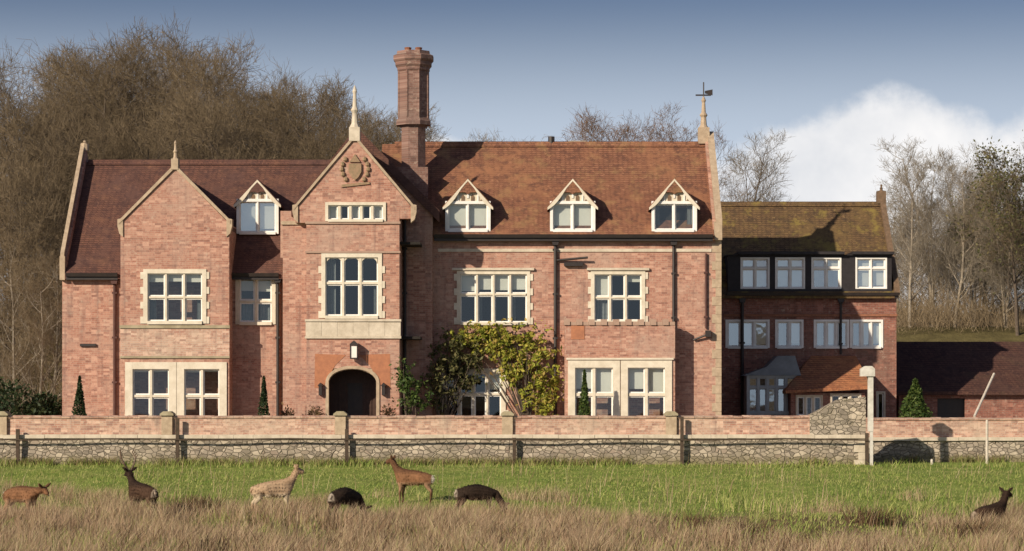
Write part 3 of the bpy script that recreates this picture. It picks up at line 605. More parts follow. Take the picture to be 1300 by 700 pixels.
gutter(H, lx0 + .2, PX(151, YL), YL - .3, ZL - .05); gutter(H, PX(296, YL), cx0, YL - .3, ZL - .05)
pipe(H, PX(146, YL), YL, 0, ZL - .15, 'rust_pipe', .06); pipe(H, PX(353, YL), YL, 0, ZL - .1, r=.06)
b = BM(); box(b, PX(112, .5), PX(118, .5), .3, .6, PZ(318, .3), PZ(303, .3)); obj('roof_vent', b, 'stone', H)
b = BM(); z = PZ(440, YL); box(b, PX(102, YL), PX(122, YL), YL - .1, YL - .02, z, z + .1); obj('wall_bracket', b, 'black_iron', H)
dormer(H, PX(327, .3), .3, PZ(297, .3), PZ(256, .3), PZ(228, .3), 1.58, 'deep_brown_tile', 1.9, 'deep_brown_tile', 2, {(0, 0): ('blind', 1.0), (1, 0): ('blind', 1.0)}, panes=2)
# ---- left gabled bay
YG = -2.2; gx0, gx1 = PX(153, YG), PX(291, YG); gzs = PZ(284, YG); gc = (gx0 + gx1) / 2; gh = (gx1 - gx0) / 2; ga = PZ(214, YG)
ops = [window(H, PX(182, YG), PX(262, YG), PZ(411, YG), PZ(342, YG), YG, 3, (.5,), .16, blinds={(0, 0): ('curtain', 1, .45, 'l'), (2, 0): ('curtain', 1, .35, 'r'), (0, 1): ('blind', .4), (1, 1): ('blind', .35), (2, 1): ('blind', .4)})]
for a, c2 in ((159, 224), (224.5, 288)):
    ops.append(window(H, PX(a, YG), PX(c2, YG), .15, PZ(460, YG), YG, 2, (.56,), .28, 'cream_stone', .06, {(0, 1): ('blind', .12), (1, 1): ('blind', .12)}, quoins=False, mull=.09, head=.26))
b = BM(); wall_y(b, YG, WT, gx0, gx1, -.2, gzs, ops); box(b, gx0, gx0 + .38, YG + WT, YL, -.2, gzs); box(b, gx1 - .38, gx1, YG + WT, YL, -.2, gzs)
box(b, gx0 + .002, gx0 + .36, YL, YL + 2.3, ZL - .4, gzs); box(b, gx1 - .36, gx1 - .002, YL, YL + 2.3, ZL - .4, gzs)
prism_y(b, [(gx0, gzs), (gx1, gzs), (gc, ga)], YG, YG + WT); obj('gabled_bay_wall', b, 'brick', H)
b = BM(); gable_roof_y(b, gc, ga - .03, gh - .0, gzs - .05, YG + .3, 4.0, .12); obj('gabled_bay_roof', b, 'deep_brown_tile', H)
b = BM(); coping_gable(b, gc, ga, gh, gzs, YG - .08, YG + .42, .12); kneeler(b, gx0, -1, gzs, YG - .06, YG + .4); kneeler(b, gx1, 1, gzs, YG - .06, YG + .4)
box(b, gc - .13, gc + .13, YG - .1, YG + .42, ga - .05, ga + .36); finial(b, gc, YG + .15, ga + .34, PZ(178, YG), .075); obj('gable_coping', b, 'tan_stone', H)
b = BM(); box(b, gx0 - .03, gx1 + .03, YG - .08, YG + .02, PZ(417, YG), PZ(413.2, YG)); obj('string_course', b, 'mossy_stone', H); b = BM(); box(b, gx0 - .02, gx1 + .02, YG - .07, YG + .02, PZ(455, YG), PZ(452.5, YG)); obj('string_course', b, 'mossy_stone', H)
b = BM(); box(b, gx0 - .01, gx1 + .01, YG - .025, YG + .02, PZ(452.4, YG), PZ(417.1, YG)); obj('brick_band', b, 'parapet_brick', H)
# ---- floors inside (dark rooms behind the panes)
def rooms(parent, cells):
    for c in cells:
        b = BM(); box(b, *c); obj('floor' if c[5] - c[4] < .2 else 'partition', b, 'interior', parent)
for z in (.02, 3.75, 7.3):
    rooms(H, [(XL + .05, XR - .42, .4, 7.95, z, z + .1), (lx0 + .4, cx0 - .01, YL + .4, 7.95, min(z, 6.3), min(z, 6.3) + .1)])
rooms(H, [(XL, XR - .42, 4.6, 4.7, 0, 7.3), (lx0 + .4, cx0, 3.6, 3.7, 0, 6.3), (cx0 + .4, cx1 - .4, 3.4, 3.5, 0, 9), (cx0 + .4, cx1 - .4, YF + .45, 3.4, 3.75, 3.85), (cx0 + .4, cx1 - .4, YF + .45, 3.4, 7.3, 7.4),
          (gx0 + .4, gx1 - .4, YG + .4, YL + .4, 3.75, 3.85), (gx0 + .4, gx1 - .4, YG + .4, YL + .4, 0, .05)])

# ================================================================== ANNEXE
A = thing('brick_annexe', 'lower dark red brick annexe with mossy roof and four box dormers beside the manor', 'annexe', (12.4, 10, 0))
YA = 8.0; ax0, ax1 = PX(916, YA), PX(1138, YA); AE = PZ(372, YA); YAR = 12.0; AR = PZ(259, YAR)
ops = []
for (p0, p1, n, bl) in ((921, 977, 3, (0, 1, 2)), (984, 1020, 2, (0, 1)), (1033, 1078, 3, (0, 1)), (1079, 1121, 3, (0, 1, 2))):
    ops.append(window(A, PX(p0, YA), PX(p1, YA), PZ(442, YA), PZ(406, YA), YA, n, (), .09, 'white_paint', .04, {(k, 0): ('blind', 1.0) if k else ('curtain', 1, .6, 'l') for k in bl}, quoins=False, mull=.07, fw=.06, glass='old_glass'))
for p0, p1 in ((1112, 1124), ): ops.append(window(A, PX(p0, YA), PX(p1, YA), .3, PZ(497, YA), YA, 1, (), .07, 'stone', .04, quoins=False))
b = BM(); wall_y(b, YA, .35, ax0, ax1, -.2, AE, ops); box(b, ax0, ax0 + .35, YA + .35, 16, -.2, AE); box(b, ax1 - .35, ax1, YA + .35, 16, -.2, AE); box(b, ax0 + .35, ax1 - .35, 15.7, 16, -.2, AE)
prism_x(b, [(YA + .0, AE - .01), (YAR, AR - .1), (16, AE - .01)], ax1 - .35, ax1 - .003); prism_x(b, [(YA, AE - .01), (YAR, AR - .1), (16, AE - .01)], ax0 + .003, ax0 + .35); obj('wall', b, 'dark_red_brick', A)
b = BM(); roof_x(b, ax0 - .1, ax1 - .1, YA - .3, AE - .1, YAR, AR, 16.3, AE - .1); ar = obj('roof', b, 'mossy_tile', A)
b = BM(); x = ax0
while x < ax1 - .4:
    prism_x(b, [(YAR - .2, AR - .12), (YAR - .1, AR + .06), (YAR, AR + .1), (YAR + .1, AR + .06), (YAR + .2, AR - .12)], x, x + .446); x += .45
obj('ridge_tiles', b, 'mossy_tile', ar)
b = BM(); prism_x(b, [(YA - .35, AE - .1), (YA - .35, AE + .12), (YAR, AR + .25), (YAR + .3, AR + .05), (YAR, AR - .1)], ax1 - .12, ax1 + .1); box(b, ax1 - .25, ax1 + .12, YAR - .2, YAR + .25, AR, PZ(243, YAR)); finial(b, ax1 - .06, YAR, PZ(243, YAR), PZ(234, YAR), .07); obj('verge_coping', b, 'oak', A)
YD = 7.86; dops = []
dz0, dz1 = PZ(367, YD), PZ(327, YD)
for p0, p1, cur in ((940, 977, 0), (984, 1022, 0), (1030, 1068, 1), (1086, 1126, 0)):
    dops.append(window(A, PX(p0, YD), PX(p1, YD), dz0, dz1, YD, 2, (.68,), .07, 'white_paint', .03, {(0, 0): ('blind', 1.0), (1, 0): ('blind', 1.0), (0, 1): ('blind', 1.0), (1, 1): ('blind', 1.0)} if not cur else {(0, 0): ('curtain', 1, .5, 'l'), (0, 1): ('blind', 1), (1, 1): ('blind', 1), (1, 0): ('curtain', 1, .4, 'r')}, quoins=False, mull=.06, sill=False, fw=.05, name='dormer_window', glass='old_glass'))
b = BM(); wall_y(b, YD, .3, PX(924, YD), PX(1132, YD), AE - .02, PZ(323.5, YD), dops); box(b, PX(924, YD), PX(924, YD) + .1, YD + .3, 10.2, AE, PZ(323.5, YD)); box(b, PX(1132, YD) - .1, PX(1132, YD), YD + .3, 10.2, AE, PZ(323.5, YD))
dm = obj('dormer', b, 'slate_cladding', A)
b = BM(); 
for p0, p1 in ((938, 980), (982, 1070), (1083, 1133)): box(b, PX(p0, YD) - .06, PX(p1, YD) + .04, YD - .28, 9.6, PZ(323.5, YD) + .002, PZ(320, YD))
box(b, PX(922, YD), PX(1133, YD), YD - .15, 9.6, PZ(323.4, YD) - .04, PZ(323.5, YD)); obj('dormer_flat_roof', b, 'slate_cladding', dm)
gutter(A, ax0 + .2, ax1 + .05, YA - .25, AE - .0); pipe(A, PX(942, YA), YA, 0, AE - .1, r=.07); pipe(A, PX(1067, YA), YA, PZ(450, YA), AE - .1, r=.05)
b = BM(); box(b, ax0 + .1, ax1 + .03, YA - .06, YA + .02, PZ(402, YA), PZ(399, YA)); obj('string_course', b, 'terracotta', A)
rooms(A, [(ax0 + .3, ax1 - .3, 11.5, 11.6, 0, AE), (ax0 + .3, ax1 - .3, 8.4, 11.5, 2.9, 3.0), (ax0 + .3, ax1 - .3, 8.4, 15, AE - .12, AE - .05)])
# glazed garden room with lead roof
YV = 6.4; vx0, vx1 = PX(948, YV), PX(1012, YV); vz = PZ(477, YV)
w = window(A, vx0, vx1, .1, vz, YV, 5, (.35, .82), .09, 'grey_paint', .03, {(0, 1): ('curtain', 1, .5, 'l')}, quoins=False, mull=.07, frame='grey_paint', name='garden_room_front', glass='old_glass')
for x in (vx0, vx1 - .1):
    b = BM(); box(b, x, x + .1, YV + .22, YA, 0, vz); obj('garden_room_side', b, 'grey_paint', A)
b = BM(); prism_y(b, [(vx0 - .15, vz), (vx1 + .15, vz), (vx1 - .1, PZ(452, YV)), (vx1 - .8, PZ(452, YV)), (vx0 + .8, vz + .35)], YV - .15, YA - .01); obj('lead_roof', b, 'lead', A)
# tiled lean-to porch
YP = 5.6; px0, px1 = PX(1004, YP), PX(1098, YP)
b = BM(); zt, ze = PZ(452, 7.9), PZ(496, 5.2)
V0 = [(px0 - .25, 5.2, ze), (px1 + .2, 5.2, ze + .18), (px1 - .05, 7.98, zt), (px0 + 1.1, 7.98, zt), (px0 - .25, 7.98, ze)]
top = [b.verts.new(p) for p in V0]; bot = [b.verts.new((p[0], p[1], p[2] - .12)) for p in V0]
b.faces.new((top[0], top[1], top[2], top[3])); b.faces.new((top[0], top[3], top[4])); b.faces.new((bot[0], bot[3], bot[2], bot[1])); b.faces.new((bot[0], bot[4], bot[3]))
for i in range(5): b.faces.new((top[i], bot[i], bot[(i+1) % 5], top[(i+1) % 5]))
pr = obj('porch_roof', b, 'orange_tile', A)
ops = [window(A, px0 + .2, px0 + 1.3, .8, ze - .18, YP, 3, (), .07, 'stone', .02, quoins=False, sill=False), window(A, px0 + 1.6, px1 - .15, .8, ze - .12, YP, 3, (), .07, 'stone', .02, quoins=False, sill=False)]
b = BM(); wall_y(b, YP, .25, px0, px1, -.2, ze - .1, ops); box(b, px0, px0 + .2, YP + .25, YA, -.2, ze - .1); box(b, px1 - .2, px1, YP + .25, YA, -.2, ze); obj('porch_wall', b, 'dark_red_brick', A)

# ================================================================== OUTBUILDING
O = thing('outbuilding', 'low outbuilding with a long dark tiled roof at the right edge below the bank', 'outbuilding', (23, 14, 0))
YO = 12.0; ox0, ox1 = PX(1141, YO), 34; oe = PZ(497, YO); orr = PZ(434, 15.2)
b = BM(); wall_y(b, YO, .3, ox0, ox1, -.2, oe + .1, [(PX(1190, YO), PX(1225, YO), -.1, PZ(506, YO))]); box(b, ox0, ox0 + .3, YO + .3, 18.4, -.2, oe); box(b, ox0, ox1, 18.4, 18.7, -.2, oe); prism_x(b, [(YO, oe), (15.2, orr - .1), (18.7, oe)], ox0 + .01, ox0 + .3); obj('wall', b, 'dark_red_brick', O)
b = BM(); roof_x(b, ox0 - .15, ox1, YO - .35, oe - .02, 15.2, orr, 18.9, oe); obj('roof', b, 'dark_tile', O)
b = BM(); box(b, PX(1163, YO), PX(1210, YO), YO - .04, YO + .02, PZ(501, YO), PZ(497.5, YO)); obj('lintel', b, 'pink_stone', O)
b = BM(); box(b, PX(1190, YO), PX(1225, YO), YO + .2, YO + .25, -.1, PZ(506, YO)); obj('dark_opening_sheet', b, 'black_iron', O)  # black sheet inside the wall opening, painting its unlit depth

# ================================================================== GARDEN WALLS
def rough_box(b, x0, x1, y0, y1, z0, z1, step=.35, amp=.035, seed=0, topf=None):
    """wall with a slightly uneven face and top"""
    n = max(2, int((x1 - x0) / step)); m = max(2, int((z1 - z0) / .25))
    def P(i, j, side):
        x = x0 + (x1 - x0) * i / n; zt = z1 if topf is None else topf(x); z = z0 + (zt - z0) * j / m
        nn = mnoise.noise(Vector((x * 1.7 + seed, z * 2.3, side * 7.0))) * amp
        y = (y0 + nn) if side == 0 else (y1 + nn)
        return (x, y, z + (mnoise.noise(Vector((x * 1.3, seed, j))) * amp if j else 0))
    g = [[[b.verts.new(P(i, j, s)) for j in range(m + 1)] for i in range(n + 1)] for s in (0, 1)]
    for i in range(n):
        for j in range(m):
            b.faces.new((g[0][i][j], g[0][i+1][j], g[0][i+1][j+1], g[0][i][j+1])); b.faces.new((g[1][i][j], g[1][i][j+1], g[1][i+1][j+1], g[1][i+1][j]))
        b.faces.new((g[0][i][m], g[0][i+1][m], g[1][i+1][m], g[1][i][m]))
    for i in (0, n):
        for j in range(m): b.faces.new((g[0][i][j], g[0][i][j+1], g[1][i][j+1], g[1][i][j]))
def garden_wall(label, Y, x0, x1, zledge, ztop, piers, ramp_=None):
    W = thing('garden_wall', label, 'wall', ((x0 + x1) / 2, Y, -.8))
    b = BM(); rough_box(b, x0, x1, Y, Y + .55, -1.1, zledge, seed=x0); obj('rubble_base', b, 'rubble', W)
    b = BM(); x = x0; k = 0
    while x < x1 - .1:
        l = min(random.uniform(.5, 1.1), x1 - x); d = random.uniform(-.012, .012)
        box(b, x + .004, x + l - .004, Y - .10 + d, Y + .5, zledge - .02 + d * .6, zledge + .11 + d * .6); x += l
    obj('ledge', b, 'stone', W)
    b = BM(); rough_box(b, x0, x1, Y + .06, Y + .42, zledge + .1, ztop - .07, amp=.012, seed=x0 + 3); obj('brick_parapet', b, 'parapet_brick', W)
    b = BM(); x = x0
    while x < x1 - .05:
        l = min(.34, x1 - x); d = random.uniform(-.012, .012); prism_x(b, [(Y + .02 + d, ztop - .08), (Y + .0 + d, ztop - .02), (Y + .1, ztop + .02 + d), (Y + .38, ztop + .02 + d), (Y + .46, ztop - .08)], x + .003, x + l - .003); x += l
    obj('brick_coping', b, 'parapet_brick', W)
    for x in piers:
        b = BM(); box(b, x - .19, x + .19, Y - .06, Y + .5, zledge + .11, ztop + .0); p = obj('pier', b, 'tan_stone', W)
        b = BM(); prism_y(b, [(x - .24, ztop + .02), (x + .24, ztop + .02), (x + .24, ztop + .08), (x + .12, ztop + .17), (x - .12, ztop + .17), (x - .24, ztop + .08)], Y - .14, Y + .56); obj('cap', b, 'mossy_stone', p)
    if ramp_:
        b = BM(); ra, rb, zr = ramp_
        rough_box(b, ra, rb, Y - .05, Y + .62, zledge + .1, zr, step=.22, amp=.07, seed=5, topf=lambda x: np.interp(x, [ra, ra + .55, ra + 1.1, ra + 1.6, rb], [ztop + .02, ztop + .35, ztop + .62, zr - .1, zr]))
        obj('rubble_end', b, 'rubble', W)
        b = BM(); z = -1.2; k = 0
        while z < zledge: e = .42 if k % 2 else .26; box(b, rb - e, rb + .03, Y - .05, Y + .5, z, z + .26); z += .27; k += 1
        obj('quoins', b, 'stone', W)
    return W
YW = -8.0; WX = PX(1099, YW)
garden_wall('long garden wall of brick over rubble stone with capped piers, in front of the manor', YW, -34, WX, PZ(556, YW), PZ(528.5, YW), [PX(p, YW) for p in (2, 212, 432, 644, 852)] + [-24.0, -30], (PX(1028, YW), WX, PZ(503, YW)))
YW2 = -4.6
garden_wall('set back stretch of brick and stone garden wall right of the white post', YW2, PX(1101, YW2), 34, PZ(559, YW2), PZ(531, YW2), [])
# rubble return closing the step between the two walls is the wall end itself
# ---- fence in front
Fn = thing('post_and_rail_fence', 'dark fence on thin posts just in front of the garden wall, its bar thickening the ledge shadow', 'fence', (0, -8.9, -.9))
YFN = -8.32
for px, top in ((22, 545), (225, 531), (440, 545), (653, 556), (866, 529), (1101, 550)):
    x = PX(px, YFN); b = BM(); zz = float(gz(x, YFN)); r = .06
    box(b, x - r, x + r, YFN + .03, YFN + .15, zz - .2, PZ(top, YFN)); obj('post', b, 'post_wood', Fn)
b = BM(); pxs = [-60, 225, 440, 653, 866, 1103]
for p, q in zip(pxs, pxs[1:]):
    n = 6
    for k in range(n):
        a0, a1 = p + (q - p) * k / n, p + (q - p) * (k + 1) / n
        z0_, z1_ = PZ(558 + 1.0 * math.sin(a0 * .03), YFN), PZ(558 + 1.0 * math.sin(a1 * .03), YFN)
        prism_y(b, [(PX(a0, YFN), z0_ - .024), (PX(a1, YFN), z1_ - .024), (PX(a1, YFN), z1_ + .024), (PX(a0, YFN), z0_ + .024)], YFN - .03 + .002 * (k % 2), YFN + .029)
obj('ledge_shadow_rail', b, 'post_wood', Fn)  # dark bar lined up with the ledge to deepen the shadow under it
# ---- posts at the wall end
G = thing('gate_post', 'tall white gate post with a broad cap at the end of the rubble wall', 'post', (PX(1104, -8.2), -8.2, -.9))
x = PX(1105, -8.3); b = BM(); box(b, x - .09, x + .09, -8.4, -8.22, PZ(548, -8.3), PZ(477, -8.3)); box(b, x - .02, x + .08, -8.4, -8.24, -1.2, PZ(548, -8.3) + .01); obj('shaft', b, 'post_white', G)
b = BM(); box(b, x - .36, x + .14, -8.47, -8.15, PZ(478, -8.3), PZ(468.5, -8.3)); prism_y(b, [(x - .36, PZ(468.4, -8.3)), (x + .14, PZ(468.4, -8.3)), (x + .04, PZ(465, -8.3)), (x - .2, PZ(465, -8.3))], -8.46, -8.16); obj('cap', b, 'post_white', G)
for px, Y, t, lab in ((1253, -7.0, 533, 'thin pale fence post standing against the set back wall at the right edge'), (1183, -8.0, 583, 'short pale stake in the grass before the set back wall')):
    x = PX(px, Y); b = BM(); zz = float(gz(x, Y)); lathe(b, x, Y, [(.05, zz - .2), (.05, PZ(t, Y) - .05), (.03, PZ(t, Y))], 8); tag(obj('fence_post', b, 'pale_wood'), lab, 'post')
b = BM(); tube(b, (PX(1237, 2), 2, PZ(529, 2)), (PX(1274, 2), 4.0, PZ(474, 2)), .055, .05); tag(obj('leaning_pole', b, 'pale_wood'), 'long pale pole leaning at a slant before the dark outbuilding', 'pole')

# ================================================================== PLANTS
def leaf_cloud(pts, size, seed, flat=0.0):
    """one small quad per point, randomly turned"""
    r = np.random.default_rng(seed); n = len(pts)
    a = r.normal(size=(n, 3)); a /= np.linalg.norm(a, axis=1)[:, None]
    t = r.normal(size=(n, 3)); b_ = np.cross(a, t); b_ /= np.linalg.norm(b_, axis=1)[:, None]
    s = size * r.uniform(.35, 1.5, n)[:, None]; a = a * s; b_ = b_ * s * .6
    v = np.stack([pts - a, pts + b_ * .8, pts + a, pts - b_ * .8], 1).reshape(-1, 3)
    return mesh_np('leaves', v, np.arange(4 * n), 4)
def stems_bm(base, tips, r):
    b = BM()
    for t in tips:
        mid = ((base[0] + t[0]) / 2 + random.uniform(-.1, .1), (base[1] + t[1]) / 2, (base[2] + t[2]) / 2 + .1)
        tube(b, base, mid, r, r * .7, 5); tube(b, mid, t, r * .7, r * .25, 5)
    return b
def conical_shrub(px, Y, topy, wpx, label, mat='leaf_dark', z0=0.0, n=2600, leaf=.05):
    x = PX(px, Y); h = PZ(topy, Y) - z0; r = wpx / 2 * (CAM_D + Y) / F
    rr = np.random.default_rng(int(px)); t = rr.uniform(0, 1, n) ** .8; an = rr.uniform(0, 2 * math.pi, n)
    prof = r * np.minimum(1, (1 - t) * 1.25 + .04) * (1 + .16 * np.sin(an * 3 + t * 9)) * np.sqrt(rr.uniform(.25, 1.1, n))
    pts = np.stack([prof * np.cos(an), prof * np.sin(an), .1 + t * (h - .1)], 1)
    T = thing('conical_shrub', label, 'shrub', (x, Y, z0)); m = leaf_cloud(pts, leaf, int(px) + 1)
    o = bpy.data.objects.new('foliage', m); m.materials.append(MT[mat]); COL.objects.link(o); o.parent = T
    b = BM(); tube(b, (0, 0, 0), (0, 0, h * .8), .05, .02, 6); o = obj('stem', b, 'bark'); o.parent = T
conical_shrub(101, -4.6, 478, 20, 'dark conical shrub against the far left brick wall of the manor')
conical_shrub(335, -4.2, 478, 17, 'dark conical shrub between the gabled bay and the entrance')
conical_shrub(742, -2.4, 470, 17, 'dark green narrow shrub before the cream ground floor windows', 'leaf_green')
conical_shrub(1162, 6.0, 482, 46, 'rounded green shrub beside the dark outbuilding', 'leaf_green', 0, 3800, .07)

def wall_shrub(name, label, blobs, n, mat, leaf, base, seed, stems):
    r = np.random.default_rng(seed); tot = sum(b_[3] * b_[4] for b_ in blobs); P = []
    for (px, py, Y, rx, rz, ry) in blobs:
        k = int(n * rx * rz / tot); u = r.normal(size=(k, 3)); u /= np.linalg.norm(u, axis=1)[:, None]; u *= (r.uniform(.1, 1, k) ** .45)[:, None]
        s = (CAM_D + Y) / F; lump = 1 + .3 * np.sin(u[:, 0] * 7 + px) * np.cos(u[:, 2] * 6)
        P.append(np.stack([PX(px, Y) + u[:, 0] * rx * s * lump, Y + u[:, 1] * ry, PZ(py, Y) + u[:, 2] * rz * s * lump], 1))
    P = np.concatenate(P); P = P + r.normal(size=P.shape) * (.16, .05, .16) * (r.uniform(0, 1, len(P)) < .35)[:, None]; P = P[(P[:, 2] > .03) & (P[:, 1] < -.12)]
    cl = np.array([mnoise.noise(Vector(p * 2.6)) for p in P]); P = P[cl > -.04]
    T = thing(name, label, 'climbing plant', base); m = leaf_cloud(P, leaf, seed); m.materials.append(MT[mat]); m.name = 'foliage'
    link(bpy.data.objects.new('foliage', m), T)
    obj('stem', stems_bm(base, [tuple(P[i]) for i in r.integers(0, len(P), stems)], .03), 'bark', T)
wall_shrub('wall_shrub', 'large yellow green wall shrub arching over the ground floor window beside the black downpipe',
           [(615, 432, -.5, 50, 20, .35), (665, 455, -.5, 34, 34, .4), (680, 490, -.55, 26, 34, .5), (650, 470, -.5, 16, 22, .35), (690, 515, -.6, 18, 20, .45), (630, 440, -.45, 16, 16, .2), (645, 425, -.45, 56, 13, .2), (700, 475, -.45, 10, 36, .3), (600, 422, -.4, 26, 9, .2)], 9000, 'leaf_yellow', .085, (PX(672, -.4), -.4, 0), 21, 30)
wall_shrub('wall_shrub', 'olive green wall shrub in the shade at the corner by the entrance bay',
           [(575, 455, -.6, 26, 36, .4), (560, 480, -.9, 22, 40, .5), (590, 475, -.5, 20, 22, .3), (598, 450, -.5, 18, 26, .3)], 6000, 'leaf_olive', .08, (PX(560, -.7), -.7, 0), 22, 24)
wall_shrub('wall_shrub', 'dark green leafy plant beside the right jamb of the arched doorway',
           [(520, 492, -3.2, 16, 30, .4), (532, 508, -3.0, 18, 22, .4), (512, 478, -3.0, 8, 24, .3)], 2200, 'leaf_green', .07, (PX(522, -3), -3.0, 0), 23, 14)
for px, lab in ((365, 'brown planted pot under the black downpipe left of the doorway'), (399, 'brown planted pot close to the left jamb of the doorway'), (492, 'brown planted pot close to the right jamb of the doorway')):
    Y = -3.5; x = PX(px, Y); T = thing('plant_pot', lab, 'plant pot', (x, Y, 0)); b = BM(); lathe(b, x, Y, [(.14, 0), (.22, .5), (.25, .5), (.25, .58), (.2, .58)], 12); obj('pot', b, 'terracotta', T)
    r = np.random.default_rng(px); pts = r.normal(size=(320, 3)) * (.13, .13, .16) + (x, Y, .86); m = leaf_cloud(pts, .06, px); m.materials.append(MT['dark_weed']); link(bpy.data.objects.new('foliage', m), T)

# ------------------------------------------------------------------ bare trees
def tube_mesh(segs, n=4):
    A = np.array([[*s[0], *s[1], s[2], s[3]] for s in segs]); p0, p1 = A[:, :3], A[:, 3:6]; d = p1 - p0; d /= np.linalg.norm(d, axis=1)[:, None] + 1e-9
    ref = np.where(np.abs(d[:, 2:3]) < .9, np.array([[0, 0, 1.]]), np.array([[1., 0, 0]])); a = np.cross(d, ref); a /= np.linalg.norm(a, axis=1)[:, None]; b_ = np.cross(d, a)
    rings = []
    for p, r in ((p0, A[:, 6]), (p1, A[:, 7])):
        for k in range(n):
            t = 2 * math.pi * k / n; rings.append(p + (a * math.cos(t) + b_ * math.sin(t)) * r[:, None])
    v = np.stack(rings, 1); N = len(segs); base = np.arange(N)[:, None, None] * 2 * n
    f = np.array([[k, (k + 1) % n, n + (k + 1) % n, n + k] for k in range(n)])[None]
    return v.reshape(-1, 3), (base + f).reshape(-1, 4)
def gen_tree(seed, Ht, clear=.2, spread=.36, up=.35, nl=(13, 7, 6, 7), twig=.9, trunk_r=.2, lean=.0, stems=1):
    rd = random.Random(seed); segs, twigs, tips = [], [], []
    def rv(s=1.0): return Vector((rd.gauss(0, s), rd.gauss(0, s), rd.gauss(0, s)))
    def grow(p, d, L, r, lev):
        n = (9, 5, 4, 3)[lev]; pts = [p]; d = d.normalized()
        for i in range(n):
            d = (d + rv((.05, .11, .15, .18)[lev]) + Vector((0, 0, up * (.06, .2, .2, .16)[lev]))).normalized()
            q = pts[-1] + d * (L / n); r0 = r * (1 - .85 * i / n); r1 = r * (1 - .85 * (i + 1) / n)
            segs.append((tuple(pts[-1]), tuple(q), r0, r1)) if lev < 3 else twigs.append((tuple(pts[-1]), tuple(q), max(r0, .0095), max(r1, .006)))
            pts.append(q)
        tips.append(tuple(pts[-1]))
        if lev == 3: 
            for k in range(3):
                q = pts[rd.randint(1, n)]; dd = (d + rv(.55) + Vector((0, 0, .25))).normalized(); twigs.append((tuple(q), tuple(q + dd * L * rd.uniform(.35, .8)), .009, .005))
            return
        c = nl[lev]
        for k in range(c):
            t = (clear + (1 - clear) * (k + rd.random()) / c) if lev == 0 else (.25 + .75 * (k + rd.random()) / c)
            fi = min(t * n, n - 1e-3); i = int(fi); q = pts[i].lerp(pts[i + 1], fi - i)
            ax = (pts[i + 1] - pts[i]).normalized(); side = ax.cross(rv()).normalized()
            out = (.9, .8, .9)[lev]; dd = ax * rd.uniform(.35, .75) + side * out * rd.uniform(.7, 1.1)
            LL = L * ((spread * (1.25 - .75 * t)) if lev == 0 else rd.uniform(.42, .68) * (1.15 - .45 * t)) * rd.uniform(.8, 1.2)
            if lev == 2: LL = max(.5, min(LL, 1.3)) * twig
            grow(q, dd, LL, r * (.36, .40, .4)[lev] * (1.1 - .6 * t), lev + 1)
    for s in range(stems):
        grow(Vector((rd.uniform(-.3, .3) * (stems > 1), 0, -.3)), Vector((rd.gauss(0, .05) + lean, rd.gauss(0, .05), 1)), Ht * (1 - .08 * s), trunk_r * (1 if s == 0 else .75), 0)
    v, f = tube_mesh(segs, 5); tm = mesh_np('trunk', v, f, 4)
    v, f = tube_mesh(twigs, 3); cm = mesh_np('crown', v, f, 4)
    zmax = max(t[2] for t in tips); return tm, cm, zmax, np.array(tips)
VAR = {}
VAR['oak1'] = gen_tree(11, 13, .14, .46, .55, (18, 9, 9, 9), 1.15, .2); VAR['oak2'] = gen_tree(12, 13, .1, .44, .6, (18, 9, 9, 9), 1.15, .19); VAR['oak3'] = gen_tree(13, 14, .15, .42, .65, (18, 9, 9, 9), 1.15, .2, lean=.06)
VAR['slim1'] = gen_tree(21, 15, .12, .30, .8, (21, 8, 7, 8), 1.1, .2); VAR['slim2'] = gen_tree(22, 15, .08, .27, .9, (19, 7, 7, 7), 1.1, .18, stems=2)
def ivy_mesh(key, seed, lo, k=9):
    tips = VAR[key][3]; r = np.random.default_rng(seed); t = tips[tips[:, 2] > lo]; p = np.repeat(t, k, 0) + r.normal(size=(len(t) * k, 3)) * .42
    return leaf_cloud(p, .13, seed)
IVY = ivy_mesh('oak2', 3, 1.5, 3)
seen = {}
def tree(px, topy, Y, key, tw, bk, label, cat='tree', group=None, name='bare_tree', leaves=None, rot=None):
    tm, cm, zm, tips = VAR[key]; x = PX(px, Y); z0 = float(gz(x, Y)); s = (PZ(topy, Y) - z0) / zm
    T = thing(name, label, cat, (x, Y, z0), random.uniform(0, 6.28) if rot is None else rot, group); T.scale = (s, s, s)
    for nm, me, mt in (('trunk', tm, bk), ('crown', cm, tw)) + ((('foliage', leaves, 'leaf_olive'),) if leaves else ()):
        k = (me.name, mt)
        if k not in seen:
            m2 = me.copy(); m2.materials.append(MT[mt]); seen[k] = m2
        o = bpy.data.objects.new(nm, seen[k]); COL.objects.link(o); o.parent = T
wood = 'bare brown winter tree in the dense wood rising behind the left wing'
K = ['oak1', 'oak2', 'oak3']
left = [(-30, 60, 34), (20, 88, 30), (62, 66, 40), (105, 44, 36), (150, 40, 44), (196, 30, 38), (238, 40, 46), (282, 62, 36), (325, 80, 42), (365, 92, 34), (405, 98, 46), (445, 118, 36), (485, 128, 44),
        (-5, 72, 60), (35, 92, 66), (80, 60, 58), (125, 52, 70), (172, 42, 62), (216, 36, 74), (262, 52, 60), (305, 74, 68), (345, 90, 62), (385, 100, 72), (425, 112, 60), (465, 128, 66), (500, 150, 58), (60, 90, 50), (140, 66, 54), (230, 62, 52), (295, 88, 50), (355, 108, 52), (415, 128, 50), (475, 150, 48),
        (40, 120, 24), (120, 110, 27), (180, 105, 26), (250, 105, 28), (310, 120, 26), (375, 130, 27), (430, 150, 26), (85, 150, 22), (5, 160, 20), (55, 205, 18), (-5, 235, 15)]
for i, (px, ty, Y) in enumerate(left): tree(px, ty, Y, K[i % 3], 'twig_brown', 'bark', wood, group='trees in the wood behind the left wing')
